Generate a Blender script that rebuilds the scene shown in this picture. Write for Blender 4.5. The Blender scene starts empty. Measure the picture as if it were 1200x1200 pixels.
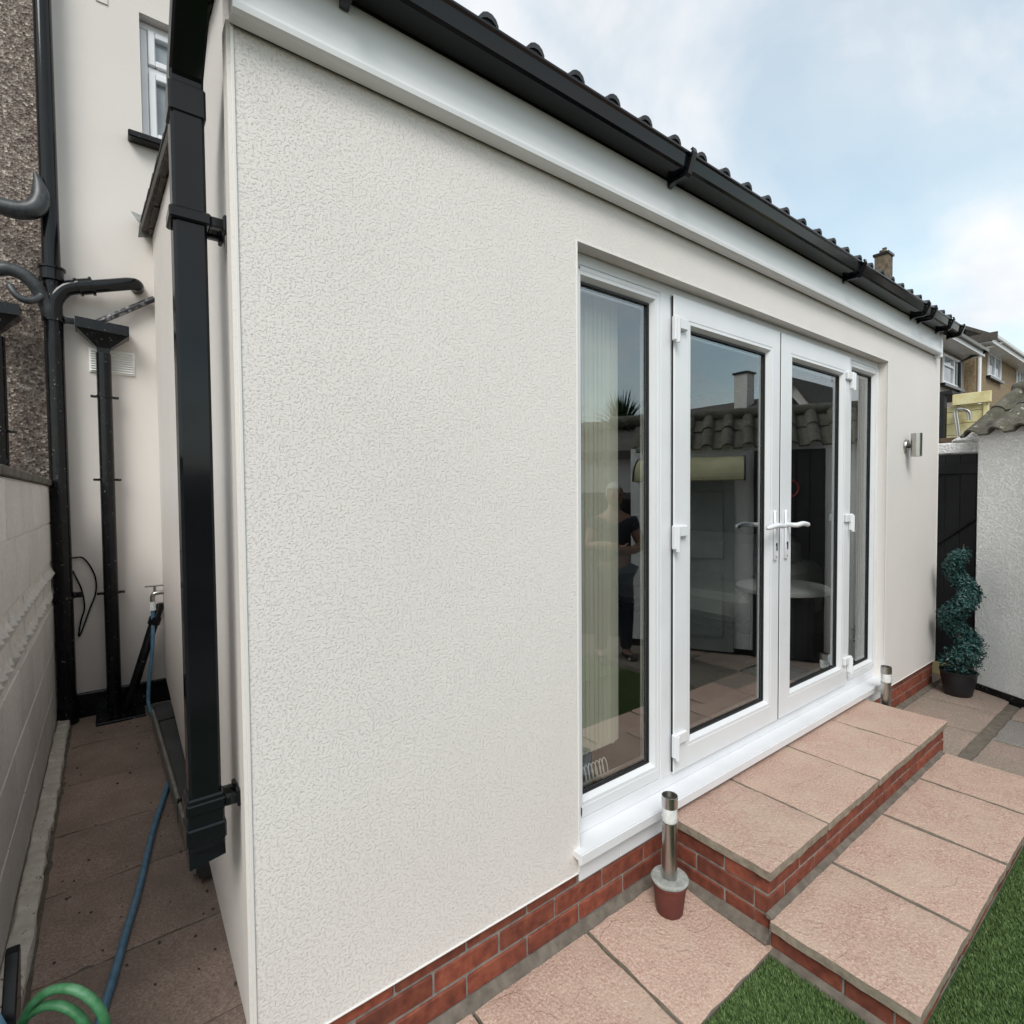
import bpy, bmesh, math, random
import numpy as np
from mathutils import Vector, Matrix, noise
random.seed(7)
PI = math.pi
S = bpy.context.scene
C = S.collection

# ------------------------------------------------------------------ camera
cd = bpy.data.cameras.new("camera"); cam = bpy.data.objects.new("camera", cd); C.objects.link(cam)
yaw, pitch, roll = (math.radians(a) for a in (52.916, -1.801, -0.471))
f = Vector((math.cos(yaw)*math.cos(pitch), math.sin(yaw)*math.cos(pitch), math.sin(pitch)))
r = Vector((math.sin(yaw), -math.cos(yaw), 0)); u = r.cross(f)
cr, sr = math.cos(roll), math.sin(roll)
R_, U_ = cr*r + sr*u, -sr*r + cr*u
cam.matrix_world = Matrix(((R_.x, U_.x, -f.x, 0), (R_.y, U_.y, -f.y, 0), (R_.z, U_.z, -f.z, 1.482), (0, 0, 0, 1)))
cd.sensor_width = 36; cd.lens = 626.285/1200*36; cd.clip_start = 0.05; cd.clip_end = 2000
S.camera = cam

# ------------------------------------------------------------------ sky
SUN_EL, SUN_AZ = math.radians(46), math.radians(-132)      # direction towards the sun, azimuth from +x
W = bpy.data.worlds.new("World"); S.world = W; W.use_nodes = True
nt = W.node_tree; nt.nodes.clear()
def N(t, kind, **kw):
    n = t.nodes.new(kind)
    for k, v in kw.items():
        if k.startswith('i_'): n.inputs[k[2:].replace('_', ' ')].default_value = v
        else: setattr(n, k, v)
    return n
sky = N(nt, 'ShaderNodeTexSky', sky_type='NISHITA', sun_disc=False, sun_elevation=SUN_EL, sun_rotation=PI/2-SUN_AZ)
sky.air_density = 1.0; sky.dust_density = 1.5; sky.ozone_density = 1.2
tc = N(nt, 'ShaderNodeTexCoord'); sep = N(nt, 'ShaderNodeSeparateXYZ'); nt.links.new(tc.outputs['Generated'], sep.inputs[0])
mz = N(nt, 'ShaderNodeMath', operation='ADD'); nt.links.new(sep.outputs[2], mz.inputs[0]); mz.inputs[1].default_value = 0.28
dv = N(nt, 'ShaderNodeVectorMath', operation='DIVIDE'); cmb = N(nt, 'ShaderNodeCombineXYZ')
mx = N(nt, 'ShaderNodeMath', operation='MAXIMUM'); nt.links.new(mz.outputs[0], mx.inputs[0]); mx.inputs[1].default_value = 0.1
for i in range(3): nt.links.new(mx.outputs[0], cmb.inputs[i])
nt.links.new(tc.outputs['Generated'], dv.inputs[0]); nt.links.new(cmb.outputs[0], dv.inputs[1])
cn = N(nt, 'ShaderNodeTexNoise'); cn.inputs['Scale'].default_value = 1.7; cn.inputs['Detail'].default_value = 7
cn.inputs['Roughness'].default_value = 0.52; cn.inputs['Distortion'].default_value = 0.35
mp = N(nt, 'ShaderNodeMapping'); mp.inputs['Location'].default_value = (3.9, 2.6, 0.4); mp.inputs['Scale'].default_value = (1.0, 1.5, 1.0)
nt.links.new(dv.outputs[0], mp.inputs[0]); nt.links.new(mp.outputs[0], cn.inputs['Vector'])
ra = N(nt, 'ShaderNodeValToRGB'); ra.color_ramp.elements[0].position = 0.40; ra.color_ramp.elements[0].color = (0.50, 0.50, 0.50, 1)
ra.color_ramp.elements[1].position = 0.60; ra.color_ramp.elements[1].color = (0.96, 0.96, 0.96, 1)
nt.links.new(cn.outputs['Fac'], ra.inputs[0])
cn2 = N(nt, 'ShaderNodeTexNoise'); cn2.inputs['Scale'].default_value = 2.6; cn2.inputs['Detail'].default_value = 5
nt.links.new(mp.outputs[0], cn2.inputs['Vector'])
rb = N(nt, 'ShaderNodeValToRGB'); rb.color_ramp.elements[0].position = 0.33; rb.color_ramp.elements[0].color = (6.9, 7.4, 8.0, 1)
rb.color_ramp.elements[1].position = 0.62; rb.color_ramp.elements[1].color = (8.9, 8.8, 8.75, 1)
nt.links.new(cn2.outputs['Fac'], rb.inputs[0])
mixs = N(nt, 'ShaderNodeMix', data_type='RGBA')
nt.links.new(ra.outputs[0], mixs.inputs['Factor'])
skb = N(nt, 'ShaderNodeMix', data_type='RGBA', blend_type='MULTIPLY'); skb.inputs['Factor'].default_value = 1
nt.links.new(sky.outputs[0], skb.inputs['A']); skb.inputs['B'].default_value = (2.2, 2.55, 2.05, 1)
nt.links.new(skb.outputs['Result'], mixs.inputs['A']); nt.links.new(rb.outputs[0], mixs.inputs['B'])
bg = N(nt, 'ShaderNodeBackground'); bg.inputs['Strength'].default_value = 0.075
nt.links.new(mixs.outputs['Result'], bg.inputs['Color'])
nt.links.new(bg.outputs[0], N(nt, 'ShaderNodeOutputWorld').inputs[0])

sl = bpy.data.lights.new("sun", 'SUN'); sl.energy = 1.5; sl.angle = math.radians(28); sl.color = (1.0, 0.975, 0.95)
sun = bpy.data.objects.new("sun", sl); C.objects.link(sun)
sd = Vector((math.cos(SUN_AZ)*math.cos(SUN_EL), math.sin(SUN_AZ)*math.cos(SUN_EL), math.sin(SUN_EL)))
sun.rotation_euler = sd.to_track_quat('Z', 'Y').to_euler()
sun.location = sd*30
S.view_settings.view_transform = 'Standard'; S.view_settings.look = 'None'
S.view_settings.exposure = 0.66; S.view_settings.gamma = 1.0; S.view_settings.use_curve_mapping = False
S.render.engine = 'CYCLES'; S.cycles.max_bounces = 8; S.cycles.transparent_max_bounces = 12
S.cycles.caustics_reflective = False; S.cycles.caustics_refractive = False

# ------------------------------------------------------------------ materials
def srgb(h):
    v = [int(h[i:i+2], 16)/255 for i in (0, 2, 4)]
    return tuple((c/12.92 if c <= 0.04045 else ((c+0.055)/1.055)**2.4) for c in v) + (1,)
MATS = {}
def mat(name, stops=None, rough=0.6, metal=0.0, scale=20, detail=4, bump=0.0, bscale=None, bdist=0.002, spec=0.5,
        kind='noise', rnd=0.0, big=0.0, bigscale=1.5, bigcol=None, coat=0.0, distort=0.0, nrough=0.55, speck=None, ridge=0.0):
    """layered procedural: grain (ramp of stops), slow stains (big), per-piece variation (rnd), relief (bump)"""
    m = bpy.data.materials.new(name); m.use_nodes = True; t = m.node_tree; L = t.links
    b = t.nodes['Principled BSDF']
    b.inputs['Roughness'].default_value = rough; b.inputs['Metallic'].default_value = metal
    b.inputs['Specular IOR Level'].default_value = spec
    if coat: b.inputs['Coat Weight'].default_value = coat; b.inputs['Coat Roughness'].default_value = 0.12
    tc = N(t, 'ShaderNodeTexCoord'); vec = tc.outputs['Object']
    oi = N(t, 'ShaderNodeObjectInfo')
    ad = N(t, 'ShaderNodeVectorMath', operation='ADD'); ms = N(t, 'ShaderNodeVectorMath', operation='SCALE')
    L.new(oi.outputs['Random'], ms.inputs[0]); ms.inputs['Scale'].default_value = 37.0 if rnd else 0.0
    L.new(vec, ad.inputs[0]); L.new(ms.outputs[0], ad.inputs[1]); vec = ad.outputs[0]
    if kind == 'voronoi':
        n = N(t, 'ShaderNodeTexVoronoi'); n.inputs['Scale'].default_value = scale
        L.new(vec, n.inputs['Vector'])
        sp = N(t, 'ShaderNodeSeparateColor'); L.new(n.outputs['Color'], sp.inputs[0]); fac = sp.outputs[0]; hgt = n.outputs['Distance']
    else:
        n = N(t, 'ShaderNodeTexNoise'); n.inputs['Scale'].default_value = scale; n.inputs['Detail'].default_value = detail
        n.inputs['Roughness'].default_value = nrough; n.inputs['Distortion'].default_value = distort
        L.new(vec, n.inputs['Vector']); fac = n.outputs['Fac']; hgt = fac
    rp = N(t, 'ShaderNodeValToRGB'); cr_ = rp.color_ramp
    lo, hi = (0.0, 1.0) if kind == 'voronoi' else (0.32, 0.68)
    for i, c in enumerate(stops):
        p = lo + (hi-lo)*(i/max(1, len(stops)-1))
        if i < 2: e = cr_.elements[i]; e.position = p
        else: e = cr_.elements.new(p)
        e.color = c
    if len(stops) == 1: cr_.elements[1].color = stops[0]
    L.new(fac, rp.inputs[0]); col = rp.outputs[0]
    if big:
        n2 = N(t, 'ShaderNodeTexNoise'); n2.inputs['Scale'].default_value = bigscale; n2.inputs['Detail'].default_value = 6
        n2.inputs['Roughness'].default_value = 0.6; L.new(vec, n2.inputs['Vector'])
        mr = N(t, 'ShaderNodeMapRange'); mr.inputs['From Min'].default_value = 0.4; mr.inputs['From Max'].default_value = 0.68
        mr.inputs['To Max'].default_value = big
        L.new(n2.outputs['Fac'], mr.inputs['Value'])
        mi = N(t, 'ShaderNodeMix', data_type='RGBA'); L.new(mr.outputs[0], mi.inputs['Factor'])
        L.new(col, mi.inputs['A']); mi.inputs['B'].default_value = bigcol or (0.05, 0.045, 0.04, 1); col = mi.outputs['Result']
    if speck:
        sc, th, scol = speck
        n3 = N(t, 'ShaderNodeTexNoise'); n3.inputs['Scale'].default_value = sc; n3.inputs['Detail'].default_value = 3
        n3.inputs['Roughness'].default_value = 0.7; L.new(vec, n3.inputs['Vector'])
        mr = N(t, 'ShaderNodeMapRange'); mr.inputs['From Min'].default_value = th; mr.inputs['From Max'].default_value = th+0.06
        L.new(n3.outputs['Fac'], mr.inputs['Value'])
        mi = N(t, 'ShaderNodeMix', data_type='RGBA'); L.new(mr.outputs[0], mi.inputs['Factor'])
        L.new(col, mi.inputs['A']); mi.inputs['B'].default_value = scol; col = mi.outputs['Result']
    if rnd:
        hs = N(t, 'ShaderNodeHueSaturation'); mr = N(t, 'ShaderNodeMapRange')
        mr.inputs['To Min'].default_value = 1-rnd; mr.inputs['To Max'].default_value = 1+rnd
        L.new(oi.outputs['Random'], mr.inputs['Value']); L.new(mr.outputs[0], hs.inputs['Value'])
        L.new(col, hs.inputs['Color']); col = hs.outputs[0]
    L.new(col, b.inputs['Base Color'])
    if bump:
        if bscale:
            nb = N(t, 'ShaderNodeTexNoise'); nb.inputs['Scale'].default_value = bscale; nb.inputs['Detail'].default_value = 3
            L.new(vec, nb.inputs['Vector']); hgt = nb.outputs['Fac']
        bp = N(t, 'ShaderNodeBump'); bp.inputs['Strength'].default_value = bump; bp.inputs['Distance'].default_value = bdist
        L.new(hgt, bp.inputs['Height']); L.new(bp.outputs[0], b.inputs['Normal'])
        if ridge:   # faint riven creases
            nr = N(t, 'ShaderNodeTexNoise'); nr.inputs['Scale'].default_value = 4.2; nr.inputs['Detail'].default_value = 3; nr.inputs['Distortion'].default_value = 0.9
            L.new(vec, nr.inputs['Vector'])
            sb = N(t, 'ShaderNodeMath', operation='SUBTRACT'); sb.inputs[1].default_value = 0.5; L.new(nr.outputs['Fac'], sb.inputs[0])
            mr_ = N(t, 'ShaderNodeMapRange', interpolation_type='SMOOTHSTEP'); mr_.inputs['From Min'].default_value = -0.012; mr_.inputs['From Max'].default_value = 0.012
            L.new(sb.outputs[0], mr_.inputs['Value'])
            b2 = N(t, 'ShaderNodeBump'); b2.inputs['Strength'].default_value = 1.0; b2.inputs['Distance'].default_value = ridge
            L.new(mr_.outputs[0], b2.inputs['Height']); L.new(b2.outputs[0], bp.inputs['Normal'])
    MATS[name] = m
    return m
def g(v, w=0.0): return (v*(1+w), v, v*(1-w), 1)

def render_mat(name, base, dark, scale, strength, dist, pit_shade=0.5, lo=0.32, hi=0.48):
    """thin-coat textured render: fine grains, worm-like pits with shade tinted into their colour"""
    m = bpy.data.materials.new(name); m.use_nodes = True; t = m.node_tree; L = t.links; b = t.nodes['Principled BSDF']
    b.inputs['Roughness'].default_value = 0.88; b.inputs['Specular IOR Level'].default_value = 0.25
    tc = N(t, 'ShaderNodeTexCoord')
    n1 = N(t, 'ShaderNodeTexNoise'); n1.inputs['Scale'].default_value = scale; n1.inputs['Detail'].default_value = 4.5; n1.inputs['Roughness'].default_value = 0.62
    n1.inputs['Distortion'].default_value = 0.25
    n2 = N(t, 'ShaderNodeTexNoise'); n2.inputs['Scale'].default_value = scale*3.1; n2.inputs['Detail'].default_value = 2
    n4 = N(t, 'ShaderNodeTexNoise'); n4.inputs['Scale'].default_value = 1.1; n4.inputs['Detail'].default_value = 5
    for n in (n1, n2, n4): L.new(tc.outputs['Object'], n.inputs['Vector'])
    pr = N(t, 'ShaderNodeMapRange', interpolation_type='SMOOTHSTEP'); pr.inputs['From Min'].default_value = lo; pr.inputs['From Max'].default_value = hi
    L.new(n1.outputs['Fac'], pr.inputs['Value'])
    ml = N(t, 'ShaderNodeMath', operation='MULTIPLY_ADD'); ml.inputs[1].default_value = 0.6
    L.new(n2.outputs['Fac'], ml.inputs[0]); L.new(pr.outputs[0], ml.inputs[2])
    bp = N(t, 'ShaderNodeBump'); bp.inputs['Strength'].default_value = strength; bp.inputs['Distance'].default_value = dist
    L.new(ml.outputs[0], bp.inputs['Height']); L.new(bp.outputs[0], b.inputs['Normal'])
    mi = N(t, 'ShaderNodeMix', data_type='RGBA'); mi.inputs['A'].default_value = dark; mi.inputs['B'].default_value = base  # pits take the darker colour: shade painted in over the bump relief
    pm = N(t, 'ShaderNodeMapRange'); pm.inputs['To Min'].default_value = 1-pit_shade; L.new(pr.outputs[0], pm.inputs['Value'])
    L.new(pm.outputs[0], mi.inputs['Factor'])
    hs = N(t, 'ShaderNodeHueSaturation'); mv = N(t, 'ShaderNodeMapRange'); mv.inputs['From Min'].default_value = 0.3; mv.inputs['From Max'].default_value = 0.7
    mv.inputs['To Min'].default_value = 0.96; mv.inputs['To Max'].default_value = 1.03
    L.new(n4.outputs['Fac'], mv.inputs['Value']); L.new(mv.outputs[0], hs.inputs['Value']); L.new(mi.outputs['Result'], hs.inputs['Color'])
    L.new(hs.outputs[0], b.inputs['Base Color'])
    MATS[name] = m; return m

def glass_mat():
    m = bpy.data.materials.new('double_glazing'); m.use_nodes = True; t = m.node_tree; t.nodes.clear(); L = t.links
    ge = N(t, 'ShaderNodeNewGeometry'); dt = N(t, 'ShaderNodeVectorMath', operation='DOT_PRODUCT')
    L.new(ge.outputs['Normal'], dt.inputs[0]); L.new(ge.outputs['Incoming'], dt.inputs[1])
    ab = N(t, 'ShaderNodeMath', operation='ABSOLUTE'); L.new(dt.outputs['Value'], ab.inputs[0])
    om = N(t, 'ShaderNodeMath', operation='SUBTRACT'); om.inputs[0].default_value = 1.0; L.new(ab.outputs[0], om.inputs[1])
    pw = N(t, 'ShaderNodeMath', operation='POWER'); L.new(om.outputs[0], pw.inputs[0]); pw.inputs[1].default_value = 5.0
    ml = N(t, 'ShaderNodeMath', operation='MULTIPLY_ADD', use_clamp=True); ml.inputs[1].default_value = 0.88; ml.inputs[2].default_value = 0.15
    L.new(pw.outputs[0], ml.inputs[0])
    tr = N(t, 'ShaderNodeBsdfTransparent'); tr.inputs[0].default_value = (0.88, 0.89, 0.87, 1)
    gl = N(t, 'ShaderNodeBsdfGlossy'); gl.inputs['Roughness'].default_value = 0.0; gl.inputs['Color'].default_value = (0.93, 0.97, 1.0, 1)
    no = N(t, 'ShaderNodeTexNoise'); no.inputs['Scale'].default_value = 1.6
    tc = N(t, 'ShaderNodeTexCoord'); L.new(tc.outputs['Object'], no.inputs['Vector'])
    bp = N(t, 'ShaderNodeBump'); bp.inputs['Strength'].default_value = 0.05; bp.inputs['Distance'].default_value = 0.01
    L.new(no.outputs['Fac'], bp.inputs['Height']); L.new(bp.outputs[0], gl.inputs['Normal'])
    mx = N(t, 'ShaderNodeMixShader'); L.new(ml.outputs[0], mx.inputs[0]); L.new(tr.outputs[0], mx.inputs[1]); L.new(gl.outputs[0], mx.inputs[2])
    L.new(mx.outputs[0], N(t, 'ShaderNodeOutputMaterial').inputs[0])
    MATS['glass'] = m; return m

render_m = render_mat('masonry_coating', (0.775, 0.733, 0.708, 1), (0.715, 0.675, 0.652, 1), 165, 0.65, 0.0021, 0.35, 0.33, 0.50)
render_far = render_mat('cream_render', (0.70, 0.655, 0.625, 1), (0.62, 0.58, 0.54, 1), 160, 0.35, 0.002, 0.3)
rough_m = render_mat('white_roughcast', (0.95, 0.95, 0.95, 1), (0.90, 0.90, 0.91, 1), 66, 0.8, 0.007, 0.3, 0.36, 0.56)
upvc = mat('white_upvc', [(0.72, 0.73, 0.76, 1), (0.76, 0.77, 0.80, 1)], 0.25, scale=2, spec=0.5, big=0.16, bigscale=5, bigcol=(0.52, 0.52, 0.50, 1))
fascia_m = mat('fascia_upvc', [(0.70, 0.71, 0.73, 1), (0.78, 0.79, 0.80, 1)], 0.3, scale=1.2)
bead_m = mat('white_bead', [(0.74, 0.72, 0.70, 1)], 0.5)
black = mat('anthracite_plastic', [(0.004, 0.0045, 0.006, 1), (0.007, 0.008, 0.010, 1)], 0.10, scale=6, spec=0.32, bump=0.05, bscale=30, bdist=0.001)
black_old = mat('old_black_paint', [(0.004, 0.004, 0.005, 1), (0.009, 0.009, 0.011, 1)], 0.20, spec=0.3, scale=12, bump=0.5, bscale=60, bdist=0.002,
                speck=(48, 0.66, (0.25, 0.25, 0.25, 1)))
cobweb = mat('dusty_iron', [(0.007, 0.008, 0.010, 1), (0.05, 0.055, 0.062, 1), (0.010, 0.012, 0.015, 1)], 0.4, scale=9, detail=7, bump=0.4, bdist=0.003)
gasket = mat('black_gasket', [(0.008, 0.008, 0.01, 1)], 0.5)
spacer = mat('spacer_bar', [(0.55, 0.55, 0.56, 1)], 0.35, metal=0.8)
brick_m = mat('red_brick', [(0.115, 0.028, 0.016, 1), (0.20, 0.048, 0.026, 1), (0.27, 0.078, 0.042, 1)], 0.8, scale=28, detail=6, bump=0.5, bscale=150, bdist=0.0015, rnd=0.22, big=0.4, bigscale=7, bigcol=(0.07, 0.025, 0.02, 1))
mortar = mat('mortar', [(0.17, 0.155, 0.14, 1), (0.30, 0.275, 0.25, 1)], 0.95, scale=40, detail=5, bump=0.6, bdist=0.003)
pave_mortar = mat('paving_mortar', [(0.10, 0.085, 0.07, 1), (0.17, 0.145, 0.12, 1)], 0.95, scale=30, detail=6, bump=0.6, bdist=0.003)
def slabmat(name, a, b_, c, stain, amt):
    return mat(name, [a, b_, c], 0.85, scale=130, detail=8, bump=1.0, bscale=110, bdist=0.0036, rnd=0.07, big=amt, bigscale=5.5, bigcol=stain, nrough=0.7, ridge=0.0014,
               speck=(140, 0.60, (0.60, 0.49, 0.43, 1)))
slab_pink = slabmat('pink_paving', (0.28, 0.16, 0.125, 1), (0.44, 0.29, 0.235, 1), (0.58, 0.43, 0.355, 1), (0.50, 0.385, 0.30, 1), 0.6)
slab_dull = slabmat('weathered_paving', (0.20, 0.135, 0.11, 1), (0.29, 0.215, 0.18, 1), (0.38, 0.30, 0.26, 1), (0.23, 0.20, 0.16, 1), 0.7)
slab_grey = slabmat('grey_paving', (0.15, 0.135, 0.13, 1), (0.22, 0.20, 0.195, 1), (0.30, 0.28, 0.27, 1), (0.19, 0.18, 0.16, 1), 0.6)
slab_alley = mat('alley_concrete', [(0.20, 0.14, 0.115, 1), (0.34, 0.25, 0.21, 1), (0.50, 0.39, 0.33, 1)], 0.9, scale=130, detail=6, bump=0.7, bscale=90, bdist=0.003,
                 big=0.75, bigscale=3.2, bigcol=(0.19, 0.145, 0.12, 1), rnd=0.05, nrough=0.7)
slab_edge = mat('slab_edge', [(0.20, 0.17, 0.13, 1), (0.34, 0.29, 0.23, 1)], 0.9, scale=35, bump=0.8, bdist=0.003)
footing = mat('flaking_white_footing', [(0.50, 0.46, 0.40, 1), (0.72, 0.69, 0.63, 1)], 0.9, scale=18, detail=7, bump=0.8, bdist=0.006, speck=(35, 0.62, (0.16, 0.13, 0.1, 1)))
block_m = mat('painted_block', [(0.54, 0.525, 0.51, 1), (0.66, 0.645, 0.63, 1)], 0.85, scale=60, detail=6, bump=0.35, bscale=110, bdist=0.002, rnd=0.05, big=0.35, bigscale=2.5, bigcol=(0.42, 0.40, 0.38, 1))
block_mortar = mat('block_joint', [(0.55, 0.53, 0.50, 1), (0.70, 0.68, 0.65, 1)], 0.9, scale=50, bump=0.5, bdist=0.002)
coping_m = mat('dark_coping', [(0.05, 0.045, 0.04, 1), (0.11, 0.10, 0.085, 1)], 0.9, scale=22, detail=6, bump=0.7, bdist=0.004)
dash_m = mat('brown_pebbledash', [(0.045, 0.032, 0.028, 1), (0.16, 0.115, 0.10, 1), (0.26, 0.22, 0.19, 1), (0.10, 0.07, 0.06, 1), (0.50, 0.44, 0.38, 1)], 0.8, kind='voronoi', scale=75, bump=1.0, bdist=0.006)
dash_far = mat('tan_pebbledash', [(0.13, 0.09, 0.055, 1), (0.24, 0.175, 0.105, 1), (0.33, 0.255, 0.165, 1)], 0.9, scale=14, detail=9, nrough=0.75, bump=0.6, bdist=0.02)
dash_far2 = mat('grey_pebbledash', [(0.15, 0.12, 0.105, 1), (0.22, 0.185, 0.165, 1), (0.30, 0.26, 0.235, 1)], 0.9, scale=14, detail=9, nrough=0.75, bump=0.6, bdist=0.02)
rooftile = mat('slate_grey_tile', [(0.035, 0.037, 0.042, 1), (0.06, 0.063, 0.07, 1)], 0.7, scale=25, bump=0.3, bdist=0.002, rnd=0.15)
verge_m = mat('verge_mortar', [(0.05, 0.042, 0.038, 1), (0.10, 0.085, 0.075, 1)], 0.9, scale=30, detail=6, bump=0.8, bdist=0.005)
mossy = mat('lichened_tile', [(0.045, 0.042, 0.036, 1), (0.095, 0.088, 0.075, 1), (0.17, 0.16, 0.13, 1)], 0.95, scale=16, detail=8, nrough=0.7, bump=0.9, bdist=0.006, rnd=0.15,
            big=0.5, bigscale=9, bigcol=(0.11, 0.105, 0.06, 1), speck=(28, 0.63, (0.42, 0.42, 0.36, 1)))
farroof = mat('far_roof', [(0.05, 0.042, 0.038, 1), (0.10, 0.085, 0.075, 1)], 0.9, scale=5, detail=8, bump=0.6, bdist=0.02)
steel = mat('brushed_steel', [(0.42, 0.41, 0.39, 1), (0.56, 0.55, 0.53, 1)], 0.28, metal=1.0, scale=3, bump=0.08, bscale=300, bdist=0.0005)
steel_dark = mat('dark_steel', [(0.06, 0.055, 0.05, 1), (0.12, 0.11, 0.10, 1)], 0.3, metal=0.9, scale=5)
pot_red = mat('terracotta_plastic', [(0.11, 0.028, 0.022, 1), (0.14, 0.036, 0.028, 1)], 0.6, scale=20)
concrete = mat('concrete_fill', [(0.22, 0.225, 0.21, 1), (0.36, 0.365, 0.345, 1)], 0.9, scale=45, detail=6, bump=0.5, bdist=0.003)
blackpot = mat('black_pot', [(0.008, 0.008, 0.010, 1), (0.014, 0.014, 0.017, 1)], 0.4, scale=10)
leaf_m = mat('dark_teal_leaf', [(0.006, 0.030, 0.030, 1), (0.014, 0.062, 0.058, 1), (0.03, 0.11, 0.10, 1)], 0.45, scale=40, detail=3)
grass_m = mat('artificial_grass', [(0.055, 0.105, 0.032, 1), (0.12, 0.20, 0.065, 1), (0.24, 0.33, 0.14, 1)], 0.6, scale=75, detail=5, nrough=0.75, big=0.35, bigscale=4, bigcol=(0.09, 0.16, 0.05, 1), spec=0.3)
turf_m = mat('turf_backing', [(0.025, 0.05, 0.015, 1), (0.06, 0.11, 0.035, 1)], 0.95, scale=60)
soil = mat('bare_ground', [(0.10, 0.085, 0.07, 1), (0.17, 0.15, 0.12, 1)], 0.95, scale=3, detail=8, bump=0.5, bdist=0.02)
hose_blue = mat('blue_hose', [(0.08, 0.20, 0.32, 1), (0.15, 0.29, 0.42, 1)], 0.4, scale=30)
hose_green = mat('green_hose', [(0.015, 0.10, 0.035, 1), (0.035, 0.16, 0.06, 1), (0.09, 0.23, 0.12, 1)], 0.55, scale=25, detail=5)
pine = mat('yellow_timber', [(0.50, 0.42, 0.20, 1), (0.62, 0.55, 0.30, 1), (0.68, 0.62, 0.38, 1)], 0.8, scale=9, detail=6, rnd=0.06)
brown_wood = mat('brown_timber', [(0.08, 0.055, 0.035, 1), (0.16, 0.115, 0.075, 1)], 0.85, scale=12, detail=6)
black_wood = mat('black_stained_timber', [(0.003, 0.003, 0.004, 1), (0.007, 0.007, 0.009, 1)], 0.6, scale=18, detail=5, bump=0.3, bdist=0.002)
chim_brick = mat('chimney_brick', [(0.07, 0.055, 0.042, 1), (0.18, 0.14, 0.09, 1)], 0.95, scale=8, detail=6)
blind_m = mat('cream_blind', [(0.80, 0.76, 0.66, 1), (0.86, 0.83, 0.74, 1)], 0.8, scale=5)
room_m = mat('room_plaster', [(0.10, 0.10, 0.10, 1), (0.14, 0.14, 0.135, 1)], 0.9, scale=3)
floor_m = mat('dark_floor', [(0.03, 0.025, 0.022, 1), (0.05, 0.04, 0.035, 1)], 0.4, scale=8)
sofa_m = mat('grey_leather', [(0.50, 0.51, 0.54, 1), (0.60, 0.61, 0.63, 1)], 0.45, scale=9, bump=0.2, bdist=0.003)
sofa_dark = mat('dark_leather', [(0.018, 0.018, 0.022, 1), (0.03, 0.03, 0.036, 1)], 0.4, scale=9)
grey_paint = mat('grey_painted_door', [(0.22, 0.25, 0.24, 1), (0.28, 0.31, 0.30, 1)], 0.6, scale=6)
canopy_m = mat('yellowed_canopy', [(0.26, 0.25, 0.14, 1), (0.40, 0.37, 0.21, 1)], 0.5, scale=5)
palm_m = mat('cordyline_leaf', [(0.03, 0.05, 0.02, 1), (0.07, 0.10, 0.04, 1)], 0.6, scale=8)
bark = mat('palm_bark', [(0.06, 0.045, 0.035, 1), (0.12, 0.095, 0.07, 1)], 0.9, scale=20, bump=0.8, bdist=0.01)
skin_m = mat('skin', [(0.24, 0.13, 0.09, 1), (0.32, 0.18, 0.13, 1)], 0.55, scale=10)
shirt_m = mat('navy_shirt', [(0.015, 0.018, 0.03, 1), (0.025, 0.03, 0.045, 1)], 0.9, scale=20)
jean_m = mat('dark_jeans', [(0.012, 0.016, 0.03, 1), (0.03, 0.035, 0.055, 1)], 0.9, scale=60)
hair_m = mat('white_hair', [(0.35, 0.34, 0.32, 1), (0.50, 0.49, 0.47, 1)], 0.8, scale=60)
red_m = mat('red_hoop_paint', [(0.30, 0.03, 0.04, 1)], 0.5)
lens_m = mat('clear_plastic', [(0.62, 0.63, 0.62, 1), (0.85, 0.86, 0.86, 1)], 0.12, scale=60, coat=0.5)
vent_m = mat('vent_plastic', [(0.86, 0.86, 0.84, 1)], 0.6)
glass = glass_mat()
pane_dark = mat('far_window_glass', [(0.10, 0.12, 0.14, 1), (0.45, 0.52, 0.56, 1)], 0.05, scale=0.9, spec=1.0)

# ------------------------------------------------------------------ building helpers
def world_loc(p):
    v = Vector((0, 0, 0))
    while p is not None: v += p.location; p = p.parent
    return v
def tag(o, label=None, cat=None, group=None, kind=None):
    if label: o['label'] = label
    if cat: o['category'] = cat
    if group: o['group'] = group
    if kind: o['kind'] = kind
    return o
def thing(name, loc, label, cat, group=None):
    o = bpy.data.objects.new(name, None); C.objects.link(o); o.location = loc; o.empty_display_size = 0.1
    return tag(o, label, cat, group)
def obj(name, bm, m, parent=None, smooth=False, label=None, cat=None, group=None, kind=None, auto=None):
    """bm is in world coordinates; the object's origin goes to the middle of its mesh"""
    co = [v.co for v in bm.verts]
    lo = Vector([min(c[i] for c in co) for i in range(3)]); hi = Vector([max(c[i] for c in co) for i in range(3)])
    c = (lo+hi)/2; c.z = lo.z
    bmesh.ops.translate(bm, verts=bm.verts, vec=-c)
    bmesh.ops.recalc_face_normals(bm, faces=bm.faces)
    me = bpy.data.meshes.new(name); bm.to_mesh(me); bm.free()
    ms = m if isinstance(m, (list, tuple)) else [m]
    for q in ms: me.materials.append(q)
    if smooth or auto:
        me.polygons.foreach_set('use_smooth', [True]*len(me.polygons))
        if auto: me.set_sharp_from_angle(angle=math.radians(auto))
    o = bpy.data.objects.new(name, me); C.objects.link(o)
    o.location = c - world_loc(parent)
    if parent is not None: o.parent = parent
    return tag(o, label, cat, group, kind)
def BM(): return bmesh.new()
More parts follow.
